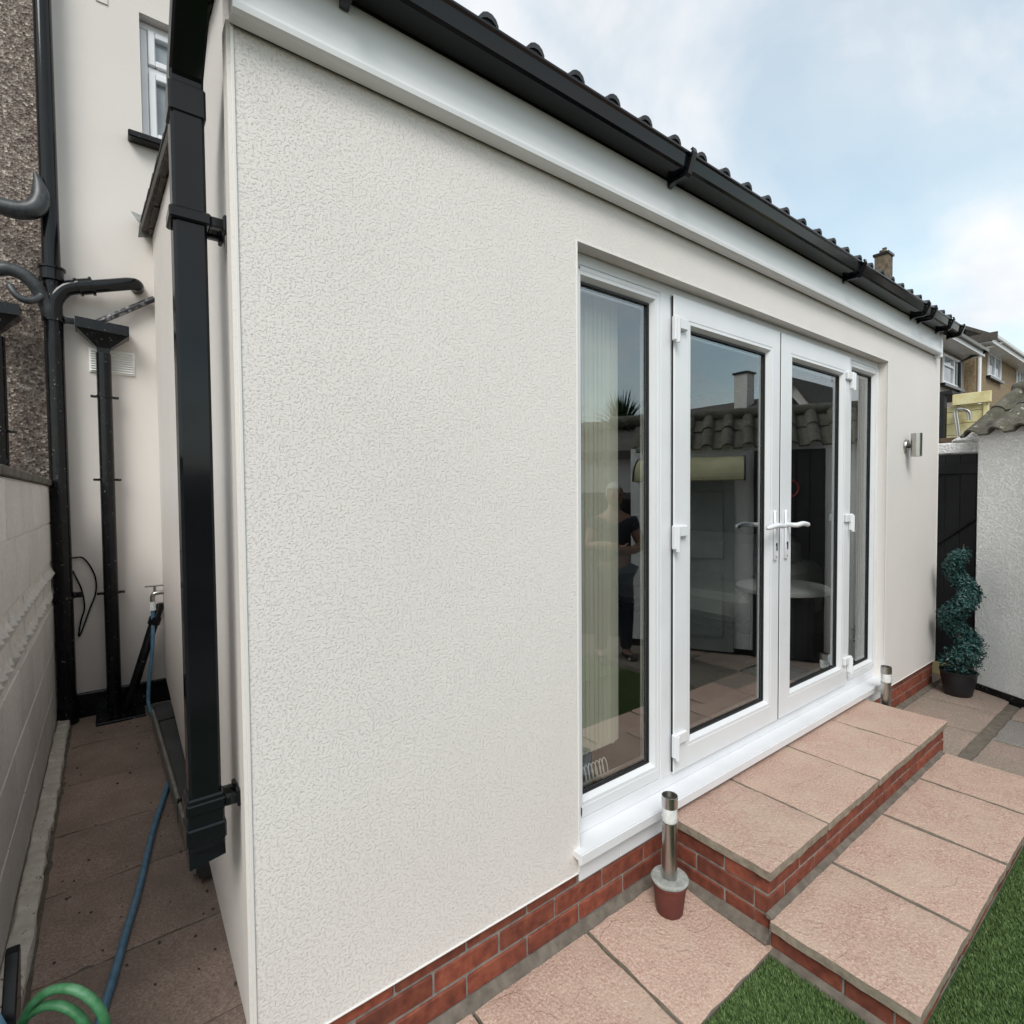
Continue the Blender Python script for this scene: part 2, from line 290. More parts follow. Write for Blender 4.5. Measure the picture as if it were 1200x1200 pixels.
def box(bm, x0, x1, y0, y1, z0, z1, bev=0.0, jit=0.0, M=None, mi=0):
    vs = []
    for x in (x0, x1):
        for y in (y0, y1):
            for z in (z0, z1):
                v = Vector((x, y, z))
                if jit: v += Vector([random.uniform(-jit, jit) for _ in range(3)])
                vs.append(bm.verts.new(M @ v if M else v))
    fs = [(0,1,3,2),(4,6,7,5),(0,4,5,1),(2,3,7,6),(0,2,6,4),(1,5,7,3)]
    faces = [bm.faces.new([vs[i] for i in q]) for q in fs]
    for q in faces: q.material_index = mi
    if bev:
        ed = list({e for q in faces for e in q.edges})
        bmesh.ops.bevel(bm, geom=ed, offset=bev, segments=1, affect='EDGES', profile=0.5)
    return faces
def B(*a, **k):
    bm = BM(); box(bm, *a, **k); return bm
def prism(bm, pts, d0, d1, axis='y', M=None):
    """polygon pts (a,b) extruded along axis between d0 and d1; a,b are the other two axes in xyz order"""
    def mk(a, b, d):
        v = Vector((d, a, b)) if axis == 'x' else Vector((a, d, b)) if axis == 'y' else Vector((a, b, d))
        return bm.verts.new(M @ v if M else v)
    A = [mk(a, b, d0) for a, b in pts]; Z = [mk(a, b, d1) for a, b in pts]
    n = len(pts); bm.faces.new(A); bm.faces.new(Z[::-1])
    for i in range(n): bm.faces.new((A[i], A[(i+1) % n], Z[(i+1) % n], Z[i]))
def tube(bm, pts, rad, seg=10, caps=True, closed=False):
    pts = [Vector(p) for p in pts]; n = len(pts)
    rads = rad if isinstance(rad, (list, tuple)) else [rad]*n
    prev = None; rings = []
    for i, p in enumerate(pts):
        if closed: d = pts[(i+1) % n]-pts[i-1]
        else: d = pts[min(i+1, n-1)]-pts[max(i-1, 0)]
        d.normalize()
        if prev is None:
            a = Vector((0, 0, 1)) if abs(d.z) < 0.9 else Vector((1, 0, 0))
            s = d.cross(a).normalized()
        else: s = (prev - d*prev.dot(d)).normalized()
        prev = s; t = d.cross(s)
        rings.append([bm.verts.new(p + rads[i]*(math.cos(2*PI*k/seg)*s + math.sin(2*PI*k/seg)*t)) for k in range(seg)])
    m = n if closed else n-1
    for i in range(m):
        a, b = rings[i], rings[(i+1) % n]
        for k in range(seg): bm.faces.new((a[k], a[(k+1) % seg], b[(k+1) % seg], b[k]))
    if caps and not closed: bm.faces.new(rings[0][::-1]); bm.faces.new(rings[-1])
def spline(pts, n=8):
    P = [Vector(p) for p in pts]; P = [2*P[0]-P[1]] + P + [2*P[-1]-P[-2]]; out = []
    for i in range(1, len(P)-2):
        for k in range(n):
            t = k/n; a, b, c, d = P[i-1:i+3]
            out.append(0.5*((2*b)+(c-a)*t+(2*a-5*b+4*c-d)*t*t+(-a+3*b-3*c+d)*t**3))
    out.append(P[-2]); return out
def lathe(bm, prof, cx, cy, seg=24, M=None):
    rings = []
    for rr, z in prof:
        if rr < 1e-5: v = Vector((cx, cy, z)); rings.append([bm.verts.new(M @ v if M else v)])
        else:
            ring = []
            for k in range(seg):
                v = Vector((cx+rr*math.cos(2*PI*k/seg), cy+rr*math.sin(2*PI*k/seg), z)); ring.append(bm.verts.new(M @ v if M else v))
            rings.append(ring)
    for a, b in zip(rings, rings[1:]):
        for k in range(seg):
            k2 = (k+1) % seg
            if len(a) == 1 and len(b) == 1: continue
            if len(a) == 1: bm.faces.new((a[0], b[k2], b[k]))
            elif len(b) == 1: bm.faces.new((a[k], a[k2], b[0]))
            else: bm.faces.new((a[k], a[k2], b[k2], b[k]))
def slab(name, x0, x1, y0, y1, ztop, th, m, parent, tilt=0.0, seed=0, edge=slab_edge, n=14, rel=0.0022, wob=0.003, label=None, M=None):
    """riven paving slab: wavy arris, relief on top; tilt = fall in z per metre of -y"""
    bm = BM(); V = {}
    off = Vector((seed*3.7, seed*1.3, 0))
    for i in range(n+1):
        for j in range(n+1):
            s, t = i/n, j/n
            x = x0+(x1-x0)*s; y = y0+(y1-y0)*t
            e = min(s, 1-s)*(x1-x0); e2 = min(t, 1-t)*(y1-y0); ed = min(e, e2)
            p = Vector((x*6, y*6, 0))+off
            z = ztop + 1.1*rel*noise.noise(p) + rel*0.9*noise.noise(p*2.7+Vector((9, 0, 0)))
            if i in (0, n): x += wob*noise.noise(Vector((y*14, x0*7, seed)))
            if j in (0, n): y += wob*noise.noise(Vector((x*14, y0*7, seed+5)))
            if ed < 1e-6: z -= 0.004+0.002*noise.noise(p*5)
            z -= tilt*(y1-y)
            v = Vector((x, y, z)); V[i, j] = bm.verts.new(M @ v if M else v)
    for i in range(n):
        for j in range(n): bm.faces.new((V[i, j], V[i+1, j], V[i+1, j+1], V[i, j+1]))
    rim = [(i, 0) for i in range(n)] + [(n, j) for j in range(n)] + [(n-i, n) for i in range(n)] + [(0, n-j) for j in range(n)]
    low = []
    for k in rim:
        c = V[k].co.copy(); c.z -= th; cc = Vector(((x0+x1)/2, (y0+y1)/2, c.z)); 
        if M is None: c += (cc-c).normalized()*0.004*(0.5+noise.noise(c*30))
        low.append(bm.verts.new(c))
    L = len(rim)
    for a in range(L):
        fc = bm.faces.new((V[rim[a]], low[a], low[(a+1) % L], V[rim[(a+1) % L]])); fc.material_index = 1
    bm.faces.new(low[::-1])
    return obj(name, bm, [m, edge], parent, auto=50, label=label)
BRK = []
def brick_mesh(l, h, d):
    key = (round(l, 3), round(h, 3), round(d, 3))
    for k, me in BRK:
        if k[0:3] == key and random.random() < 0.6: return me
    bm = BM(); box(bm, -l/2, l/2, -d/2, d/2, 0, h, bev=0.0035, jit=0.0012)
    bmesh.ops.recalc_face_normals(bm, faces=bm.faces)
    me = bpy.data.meshes.new('brick'); bm.to_mesh(me); bm.free(); me.materials.append(brick_m); BRK.append((key, me)); return me
def brick(x0, x1, y, z0, z1, parent, along='x', depth=0.05, side=1):
    """one brick whose outer face lies at y (along x) or at x=y (along y)"""
    l = x1-x0; me = brick_mesh(l, z1-z0, depth)
    o = bpy.data.objects.new('brick', me); C.objects.link(o)
    out = random.uniform(-0.0015, 0.0015)
    if along == 'x': w = Vector(((x0+x1)/2, y+side*depth/2+out, z0))
    else: w = Vector((y+side*depth/2+out, (x0+x1)/2, z0)); o.rotation_euler.z = PI/2
    o.location = w-world_loc(parent); o.parent = parent
    return o
def brick_row(a, b, y, z0, z1, parent, start, along='x', side=1, pitch=0.2285, gap=0.008):
    x = start
    while x > a: x -= pitch
    while x < b:
        p, q = max(a, x+gap/2), min(b, x+pitch-gap/2)
        if q-p > 0.03: brick(p, q, y, z0, z1, parent, along, side=side)
        x += pitch

# ================================================================== SETTING
bm = BM(); 
for q in [((-150, -150), (150, -150), (150, 150), (-150, 150))]:
    bm.faces.new([bm.verts.new((a, b, -0.10)) for a, b in q])
obj('ground', bm, soil, kind='structure')
lawn = obj('lawn', B(-0.7, 4.16, -1.7, 0.868, -0.095, -0.062), turf_m, kind='structure')
patio = obj('patio', B(0.26, 1.765, 0.872, 1.30, -0.09, -0.052), pave_mortar, kind='structure')
yard = obj('yard_paving', B(3.60, 6.0, -1.6, 2.4, -0.089, -0.016), pave_mortar, kind='structure')
alley = obj('alley_path', B(-0.30, 0.33, 0.2, 4.70, -0.092, -0.005), pave_mortar, kind='structure')
# left patio slabs (fall away from the wall)
for i, (a, b) in enumerate([(0.335, 0.806), (0.816, 1.272), (1.286, 1.758)]):
    slab('slab', a, b, 0.874, 1.292, -0.020, 0.03, slab_pink, patio, tilt=0.055, seed=i+2, wob=0.004)
# alley slabs
ys = [0.9, 1.30, 1.70, 2.13, 2.60, 3.045, 3.56, 4.10, 4.62]
for i in range(len(ys)-1):
    if ys[i+1] < 1.3: continue
    slab('slab', -0.222, 0.30+0.01*i, ys[i]+0.0025, ys[i+1]-0.0025, 0.0+0.001*(i % 2), 0.03, slab_alley, alley, seed=40+i, wob=0.004, rel=0.0035)
# yard slabs beyond the steps
k = 0
def yslab(x0, x1, y0, y1, m):
    global k; k += 1
    slab('slab', x0, x1, y0, y1, 0.0, 0.03, m, yard, seed=60+k, wob=0.006)
for x0, x1, m in [(3.70, 4.215, slab_dull), (4.23, 4.69, slab_dull), (4.70, 5.16, slab_dull)]: yslab(x0, x1, 0.862, 1.275, m)
for x0, x1, m in [(3.615, 4.175, slab_dull), (4.19, 4.645, slab_grey), (4.66, 5.12, slab_dull)]: yslab(x0, x1, 0.36, 0.79, m)
for x0, x1 in [(4.19, 4.66), (4.67, 5.10)]: yslab(x0, x1, -0.10, 0.345, slab_dull)
for x0, x1 in [(4.19, 4.7), (4.71, 5.2)]: yslab(x0, x1, -0.58, -0.115, slab_dull)
yslab(5.17, 5.62, 0.9, 1.30, slab_dull); yslab(5.08, 5.52, 1.31, 1.75, slab_dull)
# mortar fillets at the foot of the wall
fil = BM(); prism(fil, [(1.309, 0.002), (1.309, -0.03), (1.278, -0.03), (1.283, -0.019)], 0.30, 1.752, 'x')
obj('mortar_fillet', fil, pave_mortar, patio)
fil = BM(); prism(fil, [(1.309, 0.010), (1.309, -0.02), (1.272, -0.02), (1.28, 0.001)], 3.68, 5.06, 'x')
obj('mortar_fillet', fil, pave_mortar, yard)
fil = BM(); prism(fil, [(1.72, -0.03), (1.728, -0.022), (1.757, 0.0), (1.757, -0.05)], 0.885, 1.27, 'y')
obj('mortar_fillet', fil, pave_mortar, patio)

# ================================================================== EXTENSION
ext = thing('house_extension', (2.6, 1.3, 0), 'cream rendered single storey extension with white patio doors and grey tiled roof', 'house extension')
X0, X1, YW = 0.238, 5.06, 1.30
XA, XB, ZT = 1.26, 4.026, 2.322
WB, WT = 0.188, 2.51
bm = BM()
prism(bm, [(X0, WB), (X0, WT), (X1, WT), (X1, WB), (XB, WB), (XB, ZT), (XA, ZT), (XA, WB)], YW, YW+0.11, 'y')
obj('front_wall', bm, render_m, ext)
SK = 0.0195
bm = BM()   # side wall, running back to the house, slightly out of square
def sx(y): return X0+SK*(y-1.3)
a = [(sx(1.412), 1.412, WB), (sx(4.68), 4.68, WB), (sx(4.68), 4.68, 3.36), (sx(1.412), 1.412, 2.69)]
v1 = [bm.verts.new(p) for p in a]; v2 = [bm.verts.new((p[0]+0.1, p[1], p[2])) for p in a]
bm.faces.new(v1); bm.faces.new(v2[::-1])
for i in range(4): bm.faces.new((v1[i], v1[(i+1) % 4], v2[(i+1) % 4], v2[i]))
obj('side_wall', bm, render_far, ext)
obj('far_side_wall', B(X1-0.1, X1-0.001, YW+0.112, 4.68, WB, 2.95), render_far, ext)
# return strip of the corner with its shallow shadow line
bm = BM(); prism(bm, [(X0-0.0005, 1.3035), (X0-0.010, 1.309), (X0-0.010, 1.352), (X0-0.002, 1.372), (X0+0.002, 1.412), (X0+0.004, 1.3035)], WB-0.002, WT, 'z')
obj('corner_return', bm, render_far, ext)
for nm, c in (('corner', (X0-0.0035, X0+0.0035, YW-0.0035, YW+0.003, WB-0.004, WT)), ('jamb', (XA-0.004, XA+0.0025, YW-0.003, YW+0.004, WB, ZT+0.003)),
              ('jamb', (XB-0.0025, XB+0.004, YW-0.003, YW+0.004, WB, ZT+0.003)), ('head', (XA+0.0025, XB-0.0025, YW-0.003, YW+0.004, ZT-0.002, ZT+0.004)),
              ('corner', (X1-0.003, X1+0.0035, YW-0.0035, YW+0.003, WB-0.004, WT)), ('base', (X0+0.004, XA-0.004, YW-0.004, YW+0.02, WB-0.005, WB-0.0005)), ('base', (XB+0.004, X1-0.003, YW-0.004, YW+0.02, WB-0.005, WB-0.0005))):
    obj(nm+'_bead', B(*c, bev=0.001), bead_m, ext)
# plinth
pl = obj('plinth', B(X0+0.03, X1-0.01, 1.313, 1.42, -0.06, 0.205), mortar, ext)
obj('side_plinth', B(0.345, 0.40, 1.421, 4.66, -0.06, 0.2), verge_m, ext)  # dark material instead of brick: recess shade put into the colour
brick_row(X0+0.028, XA-0.003, 1.308, 0.143, 0.1875, pl, 0.581)
brick_row(XB+0.003, X1-0.008, 1.308, 0.143, 0.1875, pl, 0.581)
brick_row(X0+0.028, X1-0.008, 1.308, 0.073, 0.134, pl, 0.698)
brick_row(X0+0.028, X1-0.008, 1.308, 0.004, 0.064, pl, 0.581)
# fascia with rounded lower nose
bm = BM(); prism(bm, [(1.262, 2.645), (1.262, 2.545), (1.258, 2.525), (1.250, 2.512), (1.252, 2.500), (1.262, 2.494), (1.292, 2.494), (1.292, 2.645)], X0-0.006, 4.925, 'x')
obj('fascia', bm, fascia_m, ext)
obj('soffit_strip', B(X0-0.004, X1, 1.2925, 1.299, 2.4965, 2.508), gasket, ext)
obj('fascia_end_cap', B(4.9255, 4.965, 1.255, 1.30, 2.475, 2.655, bev=0.003), upvc, ext)
# roof sheet under the tiles
SL = 0.205
def rz(y): return 2.732+SL*(y-1.2)
bm = BM(); prism(bm, [(1.25, rz(1.25)-0.02), (4.68, rz(4.68)-0.02), (4.68, rz(4.68)-0.075), (1.27, rz(1.27)-0.075)], 0.235, 5.10, 'x')
obj('roof_deck', bm, verge_m, ext)
def tile_mesh(w, l, rr, th, m, nm='roof_tile', seg=7, fill=False):
    """one roll tile: x across, y up the slope, z out of the roof"""
    prof = [(-w/2, 0)]
    x_r = 0.0
    prof += [(x_r-rr*1.15, 0.0)]
    for k_ in range(seg+1):
        a_ = PI-PI*k_/seg; prof.append((x_r+rr*math.cos(a_), rr*0.95*math.sin(a_)+0.001))
    prof += [(x_r+rr*1.15, 0.0), (w/2, 0)]
    bm = BM(); n = len(prof)
    rows = []
    for y, dz in ((0, 0.0), (l, -0.012)):
        rows.append([bm.verts.new((x, y, z+dz)) for x, z in prof]); rows.append([bm.verts.new((x, y, z+dz-th)) for x, z in prof])
    for i in range(n-1):
        bm.faces.new((rows[0][i], rows[0][i+1], rows[2][i+1], rows[2][i]))
        bm.faces.new((rows[1][i], rows[3][i], rows[3][i+1], rows[1][i+1]))
        bm.faces.new((rows[0][i], rows[1][i], rows[1][i+1], rows[0][i+1]))
    for i in (0, n-1): bm.faces.new((rows[0][i], rows[2][i], rows[3][i], rows[1][i]))
    if fill: bm.faces.new([bm.verts.new((q.co.x*0.99, 0.006, q.co.z+0.002)) for q in rows[1][1:-1]])
    bmesh.ops.recalc_face_normals(bm, faces=bm.faces)
    me = bpy.data.meshes.new(nm); bm.to_mesh(me); bm.free(); me.materials.append(m)
    me.polygons.foreach_set('use_smooth', [True]*len(me.polygons)); me.set_sharp_from_angle(angle=math.radians(45)); return me
tm = tile_mesh(0.1628, 0.36, 0.034, 0.013, rooftile, fill=True)
ang = math.atan(SL)
def ext_tile(cx, y):
    o = bpy.data.objects.new('roof_tile', tm); C.objects.link(o); o.parent = ext
    o.location = Vector((cx+(SK*(y-1.2) if cx < 0.3 else 0), y, rz(y)+0.003))-world_loc(ext); o.rotation_euler = (ang, 0, random.uniform(-.006, .006))
ncol = int((5.12-0.23)/0.163)
for i in range(ncol):
    cx = 1.009-0.163*5+0.163*(i+1)-0.045*(i == 0)
    if cx > 5.1: break
    for j in range(11):
        if j < 2 or i == 0: ext_tile(cx, 1.205+j*0.315)
wm = BM()   # the rest of the tile field, out of sight from the garden
for i in range(2, ncol):
    cx = 1.009-0.163*5+0.163*i
    for j in range(2, 11):
        y = 1.205+j*0.315; z = rz(y)+0.012
        for s_ in (-1, 1):
            pass
        p = [(-.08, 0), (-.035, 0), (-.018, .026), (.018, .026), (.035, 0), (.08, 0)]
        A = [wm.verts.new((cx+a_, y, z+b_)) for a_, b_ in p]; Z = [wm.verts.new((cx+a_, y+.33, z+b_+.33*SL-.01)) for a_, b_ in p]
        for q in range(5): wm.faces.new((A[q], A[q+1], Z[q+1], Z[q]))
obj('roof_tiles', wm, rooftile, ext, kind='stuff')
# verge: stepped mortar bedding under the edge tiles, seen from the alley
for j in range(11):
    y = 1.23+j*0.315
    bm = BM(); d = random.uniform(-0.006, 0.006)
    prism(bm, [(y, rz(y)-0.085+d), (y+0.31, rz(y+0.31)-0.085+d), (y+0.31, rz(y+0.31)+0.002), (y, rz(y)+0.012)], 0.205+random.uniform(0, .008)+SK*(y-1.2), 0.234+SK*(y-1.2), 'x')
    bmesh.ops.subdivide_edges(bm, edges=bm.edges, cuts=3, use_grid_fill=True)
    for v in bm.verts: v.co += Vector((0.006, 0.01, 0.008))*noise.noise(v.co*22)
    obj('verge_piece', bm, verge_m, ext)
bm = BM(); v = [bm.verts.new(p) for p in ((0.215, 4.58, 3.30), (0.30, 4.6, 3.33), (0.29, 4.6, 3.46), (0.175, 4.58, 3.47), (0.225, 4.57, 3.39))]
bm.faces.new(v); bmesh.ops.solidify(bm, geom=bm.faces[:], thickness=0.006)
obj('lead_flashing', bm, concrete, ext)
# gutter: square section ogee, hollow
gz = 2.650
gp = [(1.258, gz), (1.185, gz-0.004), (1.178, gz+0.004), (1.168, gz+0.040), (1.160, gz+0.044), (1.160, gz+0.050), (1.171, gz+0.050), (1.176, gz+0.042), (1.184, gz+0.010), (1.190, gz+0.004), (1.254, gz+0.006), (1.254, gz+0.060), (1.2585, gz+0.060)]
bm = BM(); prism(bm, gp, X0-0.09, 5.10, 'x')
gut = obj('gutter', bm, black, ext)
bm = BM(); prism(bm, [(1.257, gz+0.001), (1.183, gz-0.003), (1.166, gz+0.046), (1.256, gz+0.046)], 5.1002, 5.106, 'x'); obj('gutter_end_cap', bm, black, gut)
for bx in (0.47, 1.70, 3.23, 4.28, 4.42, 4.80, 5.06):
    w = 0.022 if bx not in (4.28, 4.42) else 0.016
    bm = BM(); prism(bm, [(1.2595, gz-0.030), (1.2595, gz-0.002), (1.184, gz-0.0065), (1.157, gz+0.054), (1.163, gz+0.061), (1.152, gz+0.064), (1.148, gz+0.048), (1.172, gz-0.016), (1.185, gz-0.022), (1.235, gz-0.020)], bx-w/2, bx+w/2, 'x')
    obj('gutter_bracket', bm, black, gut)
# downpipe with its offset, collars and shoe
dpx0, dpx1, dpy0, dpy1 = 0.131, 0.197, 1.405, 1.470
dp = obj('downpipe', B(dpx0, dpx1, dpy0, dpy1, 0.72, 2.40, bev=0.006), black, ext)
obj('pipe_collar', B(dpx0-0.0035, dpx1+0.0035, dpy0-0.0035, dpy1+0.0035, 2.335, 2.405, bev=0.005), black, dp)
bm = BM()
def loft(bm, secs):
    rr = [[bm.verts.new(p) for p in s] for s in secs]
    for a_, b_ in zip(rr, rr[1:]):
        for k_ in range(4): bm.faces.new((a_[k_], a_[(k_+1) % 4], b_[(k_+1) % 4], b_[k_]))
    bm.faces.new(rr[0][::-1]); bm.faces.new(rr[-1])
def sec(xc, y0, z0, y1, z1, w=0.033): return [(xc-w, y0, z0), (xc+w, y0, z0), (xc+w, y1, z1), (xc-w, y1, z1)]
xc = (dpx0+dpx1)/2
loft(bm, [sec(xc, 1.405, 2.395, 1.470, 2.395), sec(xc, 1.405, 2.42, 1.472, 2.45), sec(xc, 1.19, 2.57, 1.255, 2.605), sec(xc, 1.185, 2.60, 1.252, 2.62), sec(xc, 1.185, 2.66, 1.252, 2.66)])
bmesh.ops.bevel(bm, geom=bm.edges[:], offset=0.005, segments=1, affect='EDGES')
obj('offset_bend', bm, black, dp)
for z0, z1, e in ((0.72, 0.79, 0.005), (0.680, 0.722, 0.008), (0.664, 0.683, 0.005)):
    obj('pipe_collar', B(dpx0-e, dpx1+e, dpy0-e, dpy1+e, z0, z1, bev=0.004), black, dp)
bm = BM(); loft(bm, [[(dpx0-.004, 1.40, .668), (dpx1+.004, 1.40, .668), (dpx1+.004, 1.475, .668), (dpx0-.004, 1.475, .668)], [(dpx0-.004, 1.395, .632), (dpx1+.004, 1.395, .645), (dpx1+.004, 1.475, .645), (dpx0-.004, 1.475, .632)]])
obj('pipe_shoe', bm, black, dp)
for z in (2.115, 0.765):
    bm = BM(); box(bm, dpx0-0.008, dpx1+0.008, dpy0-0.008, dpy1+0.008, z-0.014, z+0.014, bev=0.004)
    for yy, dz in ((1.408, 0.0), (1.462, -0.004)):
        box(bm, dpx1+0.006, 0.236, yy-0.009, yy+0.009, z-0.013+dz, z+0.010+dz, bev=0.003)
        box(bm, 0.2285, 0.2375, yy-0.016, yy+0.016, z-0.020+dz, z+0.018+dz, bev=0.003)
    obj('pipe_bracket', bm, black, dp)
# right hand side return of roof edge
# ---- door set
FY, FD = 1.350, 0.07
FZ0, FZ1 = 0.268, ZT-0.001
bm = BM()
box(bm, XA+0.001, XB-0.001, FY+0.004, FY+FD, FZ0, FZ0+0.052, bev=0.002); box(bm, XA+0.001, XB-0.001, FY+0.004, FY+FD, FZ1-0.040, FZ1, bev=0.002)
for a, b in ((XA+0.001, XA+0.06), (1.770, 1.832), (3.5505, 3.590), (XB-0.036, XB-0.001)): box(bm, a, b, FY+0.001, FY+FD-.001, FZ0+0.050, FZ1-0.038, bev=0.002)
obj('door_frame', bm, upvc, ext)
def glazed(name, x0, x1, z0, z1, wl, wr, wb, wt, proud, label=None, kids=True):
    """sash: rails and stiles with sloping beads, gasket, spacer bars and pane"""
    y = FY-proud; bm = BM(); gx0, gx1, gz0, gz1 = x0+wl, x1-wr, z0+wb, z1-wt
    def V(x, yy, z): return bm.verts.new((x, yy, z))
    o = [(x0, z0), (x1, z0), (x1, z1), (x0, z1)]; i = [(gx0, gz0), (gx1, gz0), (gx1, gz1), (gx0, gz1)]
    s_ = 0.013; ii = [(gx0+s_, gz0+s_), (gx1-s_, gz0+s_), (gx1-s_, gz1-s_), (gx0+s_, gz1-s_)]
    e_ = 0.004; oo = [(x0+e_, z0+e_), (x1-e_, z0+e_), (x1-e_, z1-e_), (x0+e_, z1-e_)]
    # shallow moulded step halfway across the stile
    h_ = [(gx0-.016, gz0-.016), (gx1+.016, gz0-.016), (gx1+.016, gz1+.016), (gx0-.016, gz1+.016)]
    h2 = [(gx0-.012, gz0-.012), (gx1+.012, gz0-.012), (gx1+.012, gz1+.012), (gx0-.012, gz1+.012)]
    loops = [(o, y+0.055), (o, y+0.004), (oo, y), (h_, y), (h2, y+0.0016), (i, y+0.0016), (ii, y+0.026), (ii, y+0.055)]
    L = [[V(a_, yy, b_) for a_, b_ in pts] for pts, yy in loops]
    for A, Z in zip(L, L[1:]):
        for k_ in range(4): bm.faces.new((A[k_], A[(k_+1) % 4], Z[(k_+1) % 4], Z[k_]))
    for k_ in range(4): bm.faces.new((L[-1][k_], L[-1][(k_+1) % 4], L[0][(k_+1) % 4], L[0][k_]))
    root = obj(name, bm, upvc, ext, label=label)
    def ring(nm, inset, w, ya, yb, m):
        b2 = BM(); a0, a1, c0, c1 = gx0+inset, gx1-inset, gz0+inset, gz1-inset
        box(b2, a0, a1, ya, yb, c0, c0+w); box(b2, a0, a1, ya, yb, c1-w, c1)
        box(b2, a0, a0+w, ya, yb, c0+w, c1-w); box(b2, a1-w, a1, ya, yb, c0+w, c1-w)
        obj(nm, b2, m, root)
    ring('gasket', s_+0.0005, 0.008, y+0.022, y+0.030, gasket)
    ring('spacer_bar', s_+0.018, 0.006, y+0.037, y+0.048, spacer)
    ring('seal', s_+0.009, 0.008, y+0.034, y+0.050, gasket)
    obj('pane', B(gx0+s_+.001, gx1-s_-.001, y+0.031, y+0.0325, gz0+s_+.001, gz1-s_-.001), glass, root)
    return root
glazed('side_window', 1.321, 1.7695, FZ0+0.053, FZ1-0.041, 0.008, 0.030, 0.058, 0.032, -0.002, 'tall narrow side window left of the doors, blind slats behind it')
glazed('side_window', 3.5905, 3.9895, FZ0+0.053, FZ1-0.041, 0.012, 0.010, 0.050, 0.036, -0.002, 'narrow side window right of the doors')
dl = glazed('door', 1.8385, 2.7045, 0.322, 2.288, 0.112, 0.092, 0.106, 0.106, 0.012, 'left leaf of the white patio doors')
dr = glazed('door', 2.7135, 3.546, 0.322, 2.288, 0.115, 0.084, 0.106, 0.106, 0.012, 'right leaf of the white patio doors')
for d_, hx, s_ in ((dl, 1.835, 1), (dr, 3.549, -1)):
    for z in (2.15, 1.31, 0.452):
        bm = BM(); box(bm, hx-0.016, hx+0.014, FY-0.034, FY-0.0125, z-0.055, z+0.045, bev=0.005)
        box(bm, min(hx+s_*0.012, hx+s_*0.075), max(hx+s_*0.012, hx+s_*0.075), FY-0.030, FY-0.0125, z-0.005, z+0.043, bev=0.005)
        tube(bm, [(hx, FY-0.034, z-0.062), (hx, FY-0.034, z+0.035)], 0.009, 10)
        obj('hinge', bm, upvc, d_)
for d_, hx, s_ in ((dl, 2.655, -1), (dr, 2.765, 1)):
    bm = BM(); box(bm, hx-0.015, hx+0.015, FY-0.024, FY-0.0125, 1.145, 1.395, bev=0.005)
    z = 1.320
    pts = spline([(hx, FY-0.02, z), (hx, FY-0.055, z), (hx+s_*0.02, FY-0.066, z), (hx+s_*0.075, FY-0.066, z+0.005), (hx+s_*0.135, FY-0.060, z-0.002), (hx+s_*0.16, FY-0.056, z-0.006)], 5)
    tube(bm, pts, [0.012]*8+[0.0125]*(len(pts)-12)+[0.011, 0.010, 0.008, 0.004], 10)
    obj('handle', bm, upvc, d_, auto=40)
    bm = BM(); lathe(bm, [(0, -0.004), (0.009, -0.004), (0.009, 0.0), (0, 0.0)], 0, 0, 12, Matrix.Translation((hx+0.001, FY-0.0245, 1.225)) @ Matrix.Rotation(PI/2, 4, 'X'))
    box(bm, hx-0.003, hx+0.005, FY-0.027, FY-0.0245, 1.195, 1.222)
    obj('lock', bm, steel_dark, d_)
    bm = BM(); lathe(bm, [(0, -0.003), (0.006, -0.003), (0.006, 0.0), (0, 0.0)], 0, 0, 10, Matrix.Translation((hx, FY-0.0245, 1.162)) @ Matrix.Rotation(PI/2, 4, 'X'))
    obj('screw', bm, spacer, d_)
obj('meeting_gap', B(2.7047, 2.7133, FY-0.0105, FY+0.03, 0.325, 2.285), gasket, ext)  # black filler set almost flush, shade of the gap between leaves as colour
obj('hinge_gap_shade', B(1.8362, 1.8383, FY-0.0075, FY+0.0, 0.33, 2.28), gasket, ext)  # black strip painting in the shaded gap on the hinge side
# cill
bm = BM(); prism(bm, [(1.262, 0.2755), (1.262, 0.236), (1.272, 0.236), (1.276, 0.250), (1.30, 0.254), (1.42, 0.256), (1.42, 0.2675), (1.353, 0.2675)], 1.232, 4.062, 'x')
bmesh.ops.bevel(bm, geom=[e for e in bm.edges if abs(e.verts[0].co.y-1.262) < 1e-4 and abs(e.verts[1].co.y-1.262) < 1e-4], offset=0.004, segments=2, affect='EDGES')
obj('door_cill', bm, upvc, ext)
obj('cill_board', B(XA+0.0005, 1.465, 1.2985, 1.306, 0.152, 0.2395, bev=0.001), upvc, ext)
obj('cill_board', B(1.467, XB-0.0005, 1.2985, 1.306, 0.152, 0.2395, bev=0.001), upvc, ext)
# interior shell
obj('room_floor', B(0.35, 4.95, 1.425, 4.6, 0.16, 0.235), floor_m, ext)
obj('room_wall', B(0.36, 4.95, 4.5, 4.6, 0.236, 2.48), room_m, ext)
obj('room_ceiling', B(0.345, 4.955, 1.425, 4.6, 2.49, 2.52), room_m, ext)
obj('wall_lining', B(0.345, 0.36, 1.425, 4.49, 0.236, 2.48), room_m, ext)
obj('wall_lining', B(4.94, 4.955, 1.425, 4.49, 0.236, 2.48), room_m, ext)

